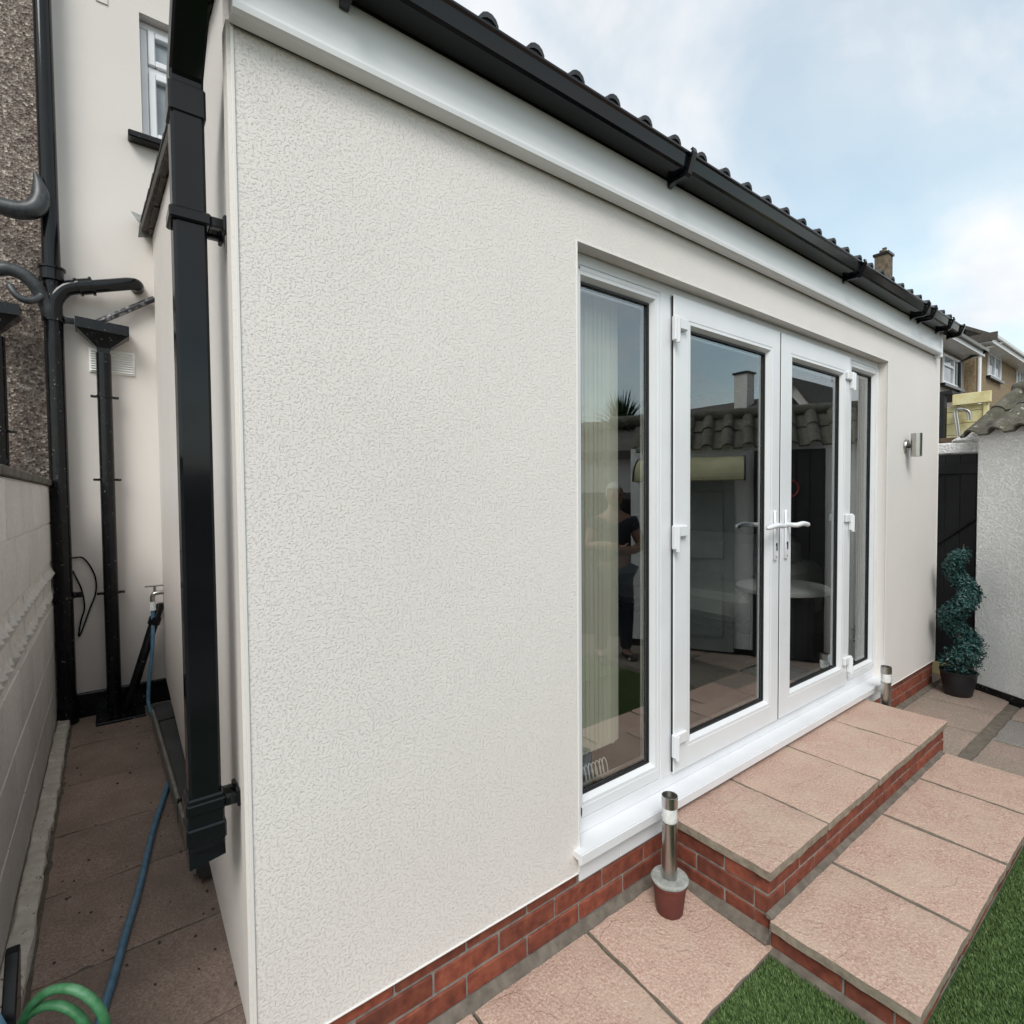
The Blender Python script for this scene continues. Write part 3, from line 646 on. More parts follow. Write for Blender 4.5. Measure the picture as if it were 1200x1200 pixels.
# things inside the room
def blind(x0, x1, n, label, y=1.52, lean=0.6, hw=0.044):
    t = thing('vertical_blind', ((x0+x1)/2, y, 0.42), label, 'blind', 'vertical blinds behind the glass')
    obj('head_rail', B(x0-0.02, x1+0.03, y-0.02, y+0.02, 2.30, 2.335), blind_m, t)
    for i in range(n):
        x = x0+(x1-x0)*(i+0.5)/n
        M = Matrix.Translation((x, y, 0)) @ Matrix.Rotation(lean+random.uniform(-.08, .08), 4, 'Z')
        obj('slat', B(-hw, hw, -0.001, 0.001, 0.46, 2.30, M=M), blind_m, t)
    return t
blind(1.37, 1.665, 12, 'stack of cream blind slats behind the left side window', lean=0.22, y=1.49, hw=0.03)
blind(3.93, 4.44, 16, 'drawn cream blind slats behind the right side window', lean=0.45)
bm = BM(); random.seed(3)
for j in range(9):
    x = 1.40+j*0.020; a0 = random.uniform(-.2, .2)
    tube(bm, [(x+0.006*math.sin(t*2*PI+a0)*1.5, 1.46+0.012*math.cos(t*2*PI), 0.372+0.034*math.sin(t*2*PI+1.2+a0)+0.02) for t in [i/14 for i in range(14)]], 0.0022, 5, closed=True)
obj('blind_chain', bm, lens_m, label='coiled white bead chain lying at the foot of the left side window', cat='chain')
so = thing('sofa', (4.45, 2.8, 0.235), 'pale grey sofa inside the room behind the left door', 'sofa')
obj('seat', B(4.02, 4.68, 2.25, 3.75, 0.42, 0.66, bev=0.06), sofa_m, so); obj('base', B(4.06, 4.9, 2.15, 3.85, 0.34, 0.417, bev=0.02), sofa_dark, so)
obj('backrest', B(4.69, 4.92, 2.2, 3.8, 0.45, 1.10, bev=0.08), sofa_m, so)
for y in (2.02, 3.77): obj('armrest', B(4.0, 4.9, y, y+0.21, 0.42, 0.90, bev=0.07), sofa_m, so)
for x in (4.1, 4.85):
    for y in (2.15, 3.8):
        bm = BM(); tube(bm, [(x, y, 0.236), (x, y, 0.34)], 0.022, 8); obj('leg', bm, steel, so)
rt_ = thing('round_table', (3.72, 1.82, 0.235), 'round table with a pale top inside the room behind the right door', 'table')
bm = BM(); lathe(bm, [(0, 0.80), (0.28, 0.80), (0.30, 0.812), (0.30, 0.835), (0.285, 0.845), (0, 0.845)], 3.72, 1.82, 32); obj('table_top', bm, sofa_m, rt_, auto=40)
bm = BM(); lathe(bm, [(0, 0.236), (0.24, 0.236), (0.24, 0.26), (0.20, 0.30), (0.20, 0.78), (0.22, 0.799), (0, 0.799)], 3.72, 1.82, 28); obj('pedestal', bm, sofa_dark, rt_, auto=40)

# ================================================================== STEPS
up = thing('upper_doorstep', (2.7, 0.9, -0.03), 'upper pink slab step on red brick directly under the white door cill', 'step')
core = obj('core', B(1.758, 3.648, 0.898, 1.298, -0.06, 0.181), mortar, up)
xs = [1.737, 2.178, 2.69, 3.20, 3.672]
for i in range(4): slab('slab', xs[i]+(0.005 if i else 0), xs[i+1]-(0.005 if i < 3 else 0), 0.880, 1.296, 0.215, 0.032, slab_pink, up, seed=10+i, wob=0.002)
obj('joint_filler', B(1.76, 3.65, 0.886, 1.294, 0.183, 0.207), pave_mortar, up)
for j, (z0, z1) in enumerate(((0.117, 0.1805), (0.049, 0.109), (-0.019, 0.041), (-0.06, -0.027))):
    brick_row(1.752, 3.655, 0.893, z0, z1, core, 1.752-(0.11 if j % 2 else 0), 'x')
    brick_row(0.945, 1.30, 1.753, z0, z1, core, 0.945-(0.115 if j % 2 == 0 else 0.0), 'y')
    brick_row(0.945, 1.30, 3.653, z0, z1, core, 0.945, 'y', side=-1)
lo_ = thing('lower_doorstep', (2.7, 0.66, -0.06), 'lower pink slab step beside the lawn, wider than the one above', 'step')
core = obj('core', B(1.748, 3.59, 0.482, 0.888, -0.08, 0.026), mortar, lo_)
xs = [1.723, 2.195, 2.705, 3.19, 3.612]
for i in range(4): slab('slab', xs[i]+(0.009 if i else 0), xs[i+1]-(0.009 if i < 3 else 0), 0.460, 0.873, 0.060, 0.033, slab_pink, lo_, seed=20+i, wob=0.0028)
obj('joint_filler', B(1.75, 3.59, 0.468, 0.889, 0.030, 0.050), pave_mortar, lo_)
bm = BM(); prism(bm, [(0.8925, 0.068), (0.8925, 0.051), (0.868, 0.051), (0.872, 0.059)], 1.735, 3.60, 'x'); obj('mortar_fillet', bm, pave_mortar, lo_)
for z0, z1 in ((-0.043, 0.0255),):
    brick_row(1.742, 3.595, 0.477, z0, z1, core, 1.742, 'x'); brick_row(0.53, 0.888, 1.743, z0, z1, core, 0.53-0.1, 'y')
bm = BM(); prism(bm, [(1.715, -0.062), (1.72, -0.048), (1.742, -0.040), (1.742, -0.07)], 0.462, 0.872, 'y'); obj('mortar_fillet', bm, pave_mortar, lo_)

# ================================================================== LAWN GRASS (one object nobody could count)
def grass():
    rng = np.random.default_rng(5)
    regs = [(1.28, 1.74, 0.30, 0.868, 42000), (1.74, 4.1, -0.35, 0.470, 190000), (0.2, 1.28, 0.2, 0.868, 5000), (0.2, 4.1, -1.6, -0.35, 14000)]
    P = np.concatenate([np.column_stack([rng.uniform(a, b, n), rng.uniform(c, d, n)]) for a, b, c, d, n in regs])
    n = len(P); h = rng.uniform(0.007, 0.017, n); az = rng.uniform(0, 2*PI, n); w = rng.uniform(0.0009, 0.0018, n); ln = rng.uniform(0.1, 0.75, n)
    la = rng.normal(2.2, 1.1, n); lx, ly = np.cos(la)*ln*h, np.sin(la)*ln*h
    wx, wy = np.cos(az)*w, np.sin(az)*w; z0 = np.full(n, -0.063)
    V = np.empty((n, 5, 3), np.float32)
    V[:, 0] = np.column_stack([P[:, 0]-wx, P[:, 1]-wy, z0]); V[:, 1] = np.column_stack([P[:, 0]+wx, P[:, 1]+wy, z0])
    V[:, 2] = np.column_stack([P[:, 0]+wx*.8+lx*.4, P[:, 1]+wy*.8+ly*.4, z0+h*.6]); V[:, 3] = np.column_stack([P[:, 0]-wx*.8+lx*.4, P[:, 1]-wy*.8+ly*.4, z0+h*.6])
    V[:, 4] = np.column_stack([P[:, 0]+lx, P[:, 1]+ly, z0+h])
    me = bpy.data.meshes.new('grass'); me.vertices.add(n*5); me.vertices.foreach_set('co', V.ravel())
    base = np.arange(n)[:, None]*5
    loops = (base+np.array([0, 1, 2, 3, 3, 2, 4])[None]).ravel().astype(np.int32)
    me.loops.add(len(loops)); me.loops.foreach_set('vertex_index', loops)
    st = (np.arange(n)[:, None]*7+np.array([0, 4])[None]).ravel().astype(np.int32)
    me.polygons.add(2*n); me.polygons.foreach_set('loop_start', st); me.polygons.foreach_set('loop_total', np.tile([4, 3], n).astype(np.int32))
    me.update(calc_edges=True); me.validate(); me.materials.append(grass_m)
    o = bpy.data.objects.new('grass', me); C.objects.link(o); tag(o, 'short green artificial grass in front of the steps', 'grass', kind='stuff')
grass()

# ================================================================== MAIN HOUSE (rendered rear wall at the end of the alley)
HY = 4.65
mh = thing('main_house', (0.6, 5.0, 0), 'cream rendered two storey rear wall at the end of the alley', 'house')
wx0, wx1, wz0, wz1 = 0.262, 1.20, 4.03, 4.90
bm = BM()
box(bm, -0.262, wx0, HY, HY+0.25, 0.16, 5.75); box(bm, wx1, 5.6, HY, HY+0.25, 0.16, 5.75)
box(bm, wx0, wx1, HY, HY+0.25, 0.16, wz0); box(bm, wx0, wx1, HY, HY+0.25, wz1, 5.75)
obj('rear_wall', bm, render_far, mh)
obj('painted_plinth', B(-0.30, 0.34, HY-0.025, HY+0.20, -0.05, 0.158, bev=0.006), black_old, mh)
wf = obj('window', B(wx0+0.002, wx1-0.002, HY+0.09, HY+0.13, wz0+0.001, wz0+0.05), upvc, mh)
def wbar(x0, x1, z0, z1, y0=HY+0.075, y1=HY+0.14): obj('frame', B(x0, x1, y0, y1, z0, z1, bev=0.006), upvc, wf)
wbar(wx0+0.003, wx0+0.05, wz0+0.051, wz1-0.051); wbar(wx0+0.003, wx1-0.003, wz1-0.05, wz1-0.001); wbar(wx0+0.051, wx1-0.05, 4.555, 4.60); wbar(wx1-0.05, wx1-0.003, wz0+0.051, wz1-0.051)
for z0, z1 in ((wz0+0.052, 4.553), (4.602, wz1-0.052)):
    for c in ((wx0+0.052, wx0+0.095, z0, z1), (wx0+0.096, 0.70, z0, z0+0.045), (wx0+0.096, 0.70, z1-0.045, z1)): wbar(*c, y0=HY+0.055, y1=HY+0.12)
obj('pane', B(wx0+0.05, wx1-0.05, HY+0.10, HY+0.104, wz0+0.05, wz1-0.05), pane_dark, wf)
obj('window_sill', B(0.175, 1.26, HY-0.09, HY+0.07, 3.975, 4.022, bev=0.008), black_old, mh)
v = obj('air_vent', B(-0.078, 0.176, HY-0.012, HY-0.001, 2.343, 2.506, bev=0.003), vent_m, mh)
for i in range(9):
    z = 2.358+i*0.0162; bm = BM(); prism(bm, [(HY-0.0125, z), (HY-0.026, z-0.003), (HY-0.0245, z+0.001), (HY-0.0125, z+0.010)], -0.07, 0.168, 'x'); obj('louvre', bm, vent_m, v)
obj('painted_plate', B(0.02, 0.085, HY-0.008, HY-0.0005, 4.85, 4.95), render_far, mh)

bm = BM(); prism(bm, [(4.35, 5.76), (8.0, 7.6), (8.0, 7.4), (4.66, 5.60)], -5.0, 5.7, 'x'); obj('roof', bm, farroof, mh)
nh = thing('neighbouring_house', (-2, 5.0, 0), 'brown pebble-dashed neighbouring rear wall left of the soil pipe', 'house')
obj('rear_wall', B(-5.0, -0.264, HY+0.03, HY+0.28, 0, 5.75), dash_m, nh)

# ================================================================== BOUNDARY WALL
bw = thing('boundary_wall', (-0.36, 2.6, 0), 'pale painted block wall with a patterned course along the left of the alley', 'wall')
zc = [0.045, 0.29, 0.535, 0.80, 1.075, 1.325, 1.565]
obj('mortar_bed', B(-0.40, -0.306, 1.15, 4.62, 0, 1.565), block_mortar, bw)
me_pat = None
for r_ in range(6):
    z0, z1 = zc[r_]+0.004, zc[r_+1]-0.004
    y = 1.16-(0.22 if r_ % 2 else 0)
    while y < 4.60:
        ya, yb = max(1.16, y+0.003), min(4.615, y+0.437)
        if yb-ya > 0.05:
            if r_ == 3:
                bm = BM(); nn, mm = 56, 20; V = {}
                for i in range(nn+1):
                    for j in range(mm+1):
                        s_, t_ = i/nn, j/mm; yy = ya+(yb-ya)*s_; zz = z0+(z1-z0)*t_
                        half = int(min(t_, 0.999)*2); ph = yy/0.11+0.5*half; tri = abs(ph % 1.0-0.5)*2
                        row = abs((t_*2) % 1.0*2-1)
                        hgt = (-0.018+0.038*max(0.0, 1-1.0*tri-0.85*row) if 0.04 < t_ < 0.96 and 0.02 < s_ < 0.98 else 0.0) + 0.003*noise.noise(Vector((yy*40, zz*40, 0)))
                        edge_ = min(s_, 1-s_, t_, 1-t_)
                        if edge_ < 1e-6: hgt = -0.003
                        V[i, j] = bm.verts.new((-0.302+hgt, yy, zz))
                for i in range(nn):
                    for j in range(mm): bm.faces.new((V[i, j], V[i+1, j], V[i+1, j+1], V[i, j+1]))
                obj('patterned_block', bm, block_m, bw, label='block with pointed vertical relief pattern')
            else:
                obj('block', B(-0.38, -0.300+random.uniform(-.0015, .0015), ya, yb, z0, z1, bev=0.004, jit=0.0012), block_m, bw)
        y += 0.44
y = 1.15
while y < 4.6:
    obj('coping', B(-0.42, -0.283, y, min(4.62, y+0.446), 1.568, 1.603, bev=0.004, jit=0.002), coping_m, bw); y += 0.45
y = 1.2; i = 0
while y < 4.55:
    y2 = min(4.56, y+random.uniform(0.35, 0.6)); bm = BM(); w = -0.236+random.uniform(-.004, .004)
    box(bm, -0.299, w, y+0.003, y2, -0.01, 0.037+random.uniform(-.004, .003), bev=0.005)
    bmesh.ops.subdivide_edges(bm, edges=bm.edges, cuts=5, use_grid_fill=True)
    for q in bm.verts: q.co += Vector((0.010, 0, 0.005))*noise.noise(q.co*16)
    obj('footing_piece', bm, footing, bw); y = y2
# ================================================================== PIPES
sp = thing('soil_pipe', (-0.25, 4.54, 0.0), 'tall thick black soil pipe at the end of the boundary wall', 'pipe')
spx, spy = -0.250, 4.56
bm = BM(); tube(bm, [(spx+0.004, spy, 0.10), (spx, spy, 2.9)], 0.050, 18); obj('lower_pipe', bm, black_old, sp, auto=40)
bm = BM(); tube(bm, [(spx, spy, 2.9), (spx-0.004, spy, 5.9)], 0.047, 18); obj('upper_pipe', bm, black, sp, auto=40)
bm = BM(); tube(bm, [(spx+0.004, spy, -0.01), (spx+0.004, spy, 0.10)], [0.060, 0.056], 18); obj('foot_socket', bm, black_old, sp, auto=40)
def collar(z, p, rr=0.062, h=0.085, x=spx, y=spy):
    bm = BM(); tube(bm, [(x, y, z-h/2), (x, y, z-h/2+0.012), (x, y, z-h/2+0.013), (x, y, z+h/2-0.013), (x, y, z+h/2-0.012), (x, y, z+h/2)], [rr+.008, rr+.008, rr, rr, rr+.010, rr+.010], 18); obj('socket', bm, black, p, auto=30)
collar(2.925, sp); 
for z in (2.645, 0.845):
    bm = BM(); tube(bm, [(spx, spy, z-0.022), (spx, spy, z-0.021), (spx, spy, z+0.021), (spx, spy, z+0.022)], [0.052, 0.060, 0.060, 0.052], 18)
    box(bm, spx+0.045, spx+0.105, spy-0.014, spy+0.012, z-0.018, z+0.018, bev=0.003); box(bm, spx-0.02, spx+0.02, spy+0.045, HY-0.001, z-0.015, z+0.015)
    tube(bm, [(spx+0.085, spy-0.022, z), (spx+0.085, spy+0.02, z)], 0.009, 8)
    obj('clamp', bm, black_old, sp, auto=40)
# branch elbow and socket with the pipe that runs right into the wall
bm = BM(); pts = spline([(spx, spy-0.005, 2.66), (spx+0.01, spy-0.01, 2.76), (spx+0.06, spy-0.01, 2.84), (spx+0.13, spy-0.01, 2.875)], 6); tube(bm, pts, 0.046, 16); obj('branch', bm, black, sp, auto=50)
bm = BM(); tube(bm, [(-0.125, spy-.01, 2.868), (-0.112, spy-.01, 2.874), (-0.111, spy-.01, 2.874), (-0.055, spy-.01, 2.892), (-0.054, spy-.01, 2.892), (-0.04, spy-.01, 2.896)], [0.058, 0.058, 0.051, 0.051, 0.060, 0.060], 16); obj('socket', bm, black, sp, auto=30)
bm = BM(); pts = [(-0.05, spy-.01, 2.89), (0.15, spy-.01, 2.955)] + spline([(0.15, spy-.01, 2.955), (0.19, spy, 2.962), (0.205, spy+.05, 2.965), (0.205, HY, 2.965)], 5)[1:]; tube(bm, pts, 0.041, 16); obj('side_pipe', bm, black, sp, auto=50)
# curved branch from the left, with its rest bend
bm = BM(); pts = spline([(-0.62, spy-.04, 2.80), (-0.53, spy-.05, 2.865), (-0.44, spy-.05, 2.895), (-0.36, spy-.045, 2.86), (-0.30, spy-.03, 2.77), (-0.262, spy-.01, 2.64)], 6); tube(bm, pts, 0.040, 14); obj('swept_branch', bm, cobweb, sp, auto=50)
bm = BM(); pts = spline([(-0.45, spy-.07, 2.80), (-0.42, spy-.09, 2.74), (-0.375, spy-.09, 2.71), (-0.33, spy-.08, 2.725), (-0.30, spy-.06, 2.76)], 5); tube(bm, pts, [0.012]+[0.02]*(len(pts)-2)+[0.022], 10); obj('hook', bm, cobweb, sp, auto=50)
bm = BM()
pts = spline([(-0.72, spy-.07, 3.40), (-0.60, spy-.07, 3.33), (-0.50, spy-.07, 3.27), (-0.40, spy-.075, 3.255), (-0.32, spy-.075, 3.29), (-0.288, spy-.07, 3.37), (-0.295, spy-.065, 3.46), (-0.312, spy-.06, 3.53)], 4)
tube(bm, pts, [0.03+0.024*math.sin(PI*min(1, i/(len(pts)-1)*1.0))-0.024*max(0, i/(len(pts)-1)-0.75)*4 for i in range(len(pts))], 10)
obj('saddle', bm, cobweb, sp, auto=60)

def hopper_pipe(x, y, ztop, zbot, wt, rad, label, brackets, tilt=0.0):
    t = thing('hopper_pipe', (x, y, zbot), label, 'drainpipe', 'black hopper heads with thin downpipes')
    bm = BM(); rr = [[], [], []]
    loft(bm, [[(x-.034, y-.034, ztop-0.20), (x+.034, y-.034, ztop-0.20), (x+.034, y+.034, ztop-0.20), (x-.034, y+.034, ztop-0.20)],
              [(x-.036, y-.036, ztop-0.165), (x+.036, y-.036, ztop-0.165), (x+.036, y+.036, ztop-0.165), (x-.036, y+.036, ztop-0.165)],
              [(x-wt, y-.075, ztop-0.065+tilt), (x+wt, y-.075, ztop-0.065-tilt), (x+wt, y+.06, ztop-0.065-tilt), (x-wt, y+.06, ztop-0.065+tilt)]])
    obj('funnel', bm, black_old, t)
    bm = BM(); loft(bm, [[(x-wt-.005, y-.085, ztop-0.066+tilt), (x+wt+.005, y-.085, ztop-0.066-tilt), (x+wt+.005, y+.066, ztop-0.066-tilt), (x-wt-.005, y+.066, ztop-0.066+tilt)],
                         [(x-wt-.005, y-.085, ztop+tilt), (x+wt+.005, y-.085, ztop-tilt), (x+wt+.005, y+.066, ztop-tilt), (x-wt-.005, y+.066, ztop+tilt)]])
    obj('rim', bm, black_old, t)
    bm = BM(); tube(bm, [(x, y, zbot), (x, y, ztop-0.195)], rad, 14); obj('pipe', bm, black_old, t, auto=40)
    for z in brackets:
        bm = BM(); tube(bm, [(x, y, z-.008), (x, y, z-.007), (x, y, z+.007), (x, y, z+.008)], [rad, rad+.005, rad+.005, rad], 14); box(bm, x-rad-.035, x+rad+.035, y+0.01, y+0.03, z-.008, z+.008, bev=.003)
        for s_ in (-1, 1): tube(bm, [(x+s_*(rad+.028), y-0.002, z), (x+s_*(rad+.028), y+.02, z)], 0.008, 8)
        obj('bracket', bm, black_old, t, auto=40)
    return t
hopper_pipe(0.002, 4.565, 2.655, 0.02, 0.138, 0.042, 'black hopper head and thin pipe in front of the white air vent', (2.17, 1.61, 0.835), tilt=0.010)
hopper_pipe(-0.53, 4.50, 2.665, 0.02, 0.125, 0.055, 'black hopper head and pipe on the brown pebble-dashed wall, cut by the left edge', (1.9,))
bm = BM(); tube(bm, [(0.30, 4.60, 2.90), (-0.03, 4.58, 2.665)], 0.020, 10); obj('waste_pipe', bm, mat('mottled_pipe', [(0.01, 0.01, 0.012, 1), (0.02, 0.02, 0.025, 1), (0.45, 0.44, 0.46, 1)], 0.5, scale=22, detail=3), label='mottled sloping waste pipe draining into the hopper head', cat='pipe')
bm = BM(); pts = [(0.285, 4.60, 0.70), (0.275, 4.55, 0.705), (0.255, 4.52, 0.66), (0.07, 4.53, 0.03)]
tube(bm, pts, 0.030, 12); tube(bm, [(0.250, 4.521, 0.643), (0.235, 4.521, 0.592)], 0.038, 12); obj('waste_pipe', bm, black_old, label='black waste pipe slanting down to the drain beside the tap', cat='pipe', auto=50)
dg = thing('drain_grating', (0.03, 4.5, 0.0), 'black drain cover at the foot of the hopper pipe', 'drain')
obj('rim', B(-0.10, 0.17, 4.36, 4.62, 0.002, 0.018, bev=0.004), black_old, dg)
for i in range(6): obj('bar', B(-0.088+i*0.04, -0.068+i*0.04, 4.365, 4.615, 0.0185, 0.026), black_old, dg)
bm = BM(); pts = spline([(-0.20, 4.635, 1.085), (-0.14, 4.632, 1.078), (-0.085, 4.63, 0.96), (-0.082, 4.63, 0.84), (-0.12, 4.63, 0.72), (-0.165, 4.63, 0.58), (-0.18, 4.63, 0.56), (-0.165, 4.63, 0.66), (-0.145, 4.63, 0.74), (-0.155, 4.63, 0.86), (-0.20, 4.632, 1.0)], 6)
tube(bm, pts, 0.0055, 6); obj('cable', bm, black, label='thin black cable looped on the cream wall between the two pipes', cat='cable')
tp = thing('garden_tap', (0.24, 4.5, 0.70), 'outside tap at the alley corner with the blue hose fitted', 'tap')
bm = BM(); pts = spline([(0.30, 4.50, 0.815), (0.26, 4.50, 0.815), (0.235, 4.50, 0.80), (0.232, 4.50, 0.74)], 5); tube(bm, pts, 0.015, 10); obj('spout', bm, steel, tp, auto=50)
bm = BM(); tube(bm, [(0.248, 4.50, 0.82), (0.248, 4.50, 0.862)], 0.009, 8); box(bm, 0.19, 0.305, 4.492, 4.508, 0.860, 0.872, bev=0.003); obj('handle', bm, steel, tp)
bm = BM(); tube(bm, [(0.232, 4.50, 0.695), (0.232, 4.50, 0.755)], [0.022, 0.020], 10); obj('connector', bm, lens_m, tp, auto=40)
random.seed(11)
bm = BM(); pts = spline([(0.232, 4.50, 0.71), (0.231, 4.50, 0.60), (0.222, 4.49, 0.42), (0.198, 4.47, 0.22), (0.188, 4.42, 0.07), (0.205, 4.30, 0.016), (0.228, 4.05, 0.0145), (0.235, 3.6, 0.0145), (0.222, 3.30, 0.0145), (0.188, 3.12, 0.016), (0.126, 2.83, 0.016), (0.076, 2.53, 0.016), (0.046, 2.36, 0.016), (0.012, 2.20, 0.016), (-0.02, 2.03, 0.016), (-0.052, 1.88, 0.016), (-0.09, 1.70, 0.016), (-0.12, 1.50, 0.016)], 6)
tube(bm, pts, 0.0125, 10); obj('garden_hose', bm, hose_blue, smooth=True, label='blue garden hose running from the tap along the alley floor', cat='hose')
# rectangular pipe lying along the wall foot
lp = thing('rectangular_pipe', (0.26, 3.2, 0.02), 'dark rectangular plastic pipe lying along the foot of the side wall', 'pipe')
bm = BM(); ya, yb = 2.30, 4.22
v = [(0.240, ya), (0.205, yb)]
secs = []
for (xa, yy) in v: secs.append([(xa, yy, 0.03), (xa+0.095, yy, 0.03), (xa+0.095, yy, 0.124), (xa, yy, 0.118)])
loft(bm, secs); bmesh.ops.bevel(bm, geom=bm.edges[:], offset=0.006, segments=2, affect='EDGES'); obj('body', bm, mat('grey_black_plastic', [(0.035, 0.037, 0.04, 1), (0.055, 0.057, 0.06, 1)], 0.5, scale=8), lp)
obj('edge_strip', B(-0.016, -0.001, 0.0, 1.80, 0.03, 0.112, bev=0.003, M=Matrix.Translation((0.2395, 2.35, 0)) @ Matrix.Rotation(0.0184, 4, 'Z')), mat('pale_edge', [(0.20, 0.19, 0.17, 1), (0.32, 0.31, 0.28, 1)], 0.7, scale=20), lp)
for y in (2.80, 3.88):
    bm = BM(); box(bm, 0.217, 0.32, y-0.010, y+0.010, 0.119, 0.126, bev=0.002); box(bm, 0.214, 0.221, y-0.010, y+0.010, 0.02, 0.126, bev=0.002); obj('strap', bm, black, lp)
# hose reel in the near corner
hr = thing('hose_reel', (-0.17, 1.38, 0.0), 'black hose reel with a coil of green hose at the bottom left corner', 'hose reel')
bm = BM(); prism(bm, [(1.36, 0.02), (1.64, 0.02), (1.735, 0.39), (1.728, 0.410), (1.71, 0.405)], -0.222, -0.196, 'x')
bmesh.ops.bevel(bm, geom=bm.edges[:], offset=0.003, segments=1, affect='EDGES'); obj('side_plate', bm, black, hr)
bm = BM(); prism(bm, [(1.10, 0.02), (1.34, 0.02), (1.24, 0.42), (1.21, 0.42)], -0.055, -0.047, 'x'); obj('side_plate', bm, black, hr)
bm = BM(); tube(bm, [(-0.195, 1.33, 0.40), (-0.055, 1.25, 0.40)], 0.05, 16); obj('drum', bm, black, hr)
bm = BM(); pts = []
for i in range(70):
    a_ = 2*PI*i/34-PI/2; rr = 0.102-0.010*(i/34)
    c = Vector((-0.085-0.018*(i/34), 1.300+0.018*(i/34), 0.468-0.026*(i/34)))
    pts.append(c+Vector((math.cos(a_)*rr*0.64, -math.cos(a_)*rr*0.48, math.sin(a_)*rr)))
tube(bm, pts, 0.0085, 10); obj('green_hose', bm, hose_green, hr, smooth=True)
bm = BM(); tube(bm, spline([(-0.245, 1.46, 0.50), (-0.225, 1.40, 0.545), (-0.20, 1.36, 0.53), (-0.16, 1.34, 0.42)], 6), 0.011, 8); obj('blue_tail', bm, hose_blue, hr, smooth=True)

# ================================================================== LIGHTS ON POSTS AND WALL
def solar(x, y, z0, label):
    t = thing('solar_light', (x, y, z0), label, 'solar light', 'short steel solar lights beside the steps')
    bm = BM(); lathe(bm, [(0, z0), (0.044, z0), (0.047, z0+0.004), (0.058, z0+0.100), (0.0625, z0+0.104), (0.0625, z0+0.116), (0.058, z0+0.117), (0.0565, z0+0.106), (0, z0+0.105)], x, y, 28); obj('pot', bm, pot_red, t, auto=35)
    bm = BM(); lathe(bm, [(0, z0+0.1055), (0.0655, z0+0.1175), (0.0665, z0+0.124), (0.060, z0+0.130), (0.03, z0+0.127), (0, z0+0.127)], x, y, 28)
    for q in bm.verts: q.co.z += 0.003*noise.noise(q.co*60)
    obj('concrete_fill', bm, concrete, t, auto=40)
    bm = BM(); lathe(bm, [(0.0265, z0+0.12), (0.0265, z0+0.325), (0.028, z0+0.326), (0.028, z0+0.331), (0, z0+0.331)], x, y, 24); obj('post', bm, steel, t, auto=35)
    ln = BM(); lathe(ln, [(0.0255, z0+0.3315), (0.0275, z0+0.336), (0.0255, z0+0.345), (0.0278, z0+0.352), (0.0255, z0+0.359), (0.0278, z0+0.366), (0.0255, z0+0.373), (0.0275, z0+0.379), (0.0255, z0+0.384)], x, y, 24); obj('lens', ln, lens_m, t, auto=60)
    bm = BM(); lathe(bm, [(0.0255, z0+0.3845), (0.0285, z0+0.385), (0.0285, z0+0.425), (0.0265, z0+0.425), (0.0265, z0+0.412), (0, z0+0.412)], x, y, 24); obj('cap', bm, steel, t, auto=35)
    bm = BM(); lathe(bm, [(0, z0+0.4125), (0.026, z0+0.4125), (0.026, z0+0.414), (0, z0+0.414)], x, y, 20); obj('solar_cell', bm, steel_dark, t)
solar(1.585, 1.170, -0.026, 'steel solar light set in concrete in a red pot, left of the upper step')
solar(3.735, 1.195, 0.001, 'steel solar light half hidden behind the far end of the upper step')
wl = thing('wall_light', (4.35, 1.3, 1.80), 'brushed steel up-and-down cylinder light on the cream wall right of the doors', 'wall light')
bm = BM(); lathe(bm, [(0, 0), (0.045, 0), (0.045, 0.008), (0.040, 0.016), (0, 0.016)], 0, 0, 24, Matrix.Translation((4.36, 1.2995, 1.795)) @ Matrix.Rotation(PI/2, 4, 'X')); obj('back_plate', bm, steel, wl, auto=35)
bm = BM(); tube(bm, [(4.36, 1.284, 1.795), (4.36, 1.265, 1.795)], 0.014, 12); obj('arm', bm, steel_dark, wl, auto=40)
bm = BM(); lathe(bm, [(0.026, 1.722), (0.032, 1.722), (0.032, 1.876), (0.026, 1.876), (0.026, 1.868), (0, 1.868)], 4.36, 1.238, 24); lathe(bm, [(0, 1.735), (0.026, 1.735), (0.026, 1.722)], 4.36, 1.238, 24); obj('cylinder_body', bm, steel, wl, auto=35)

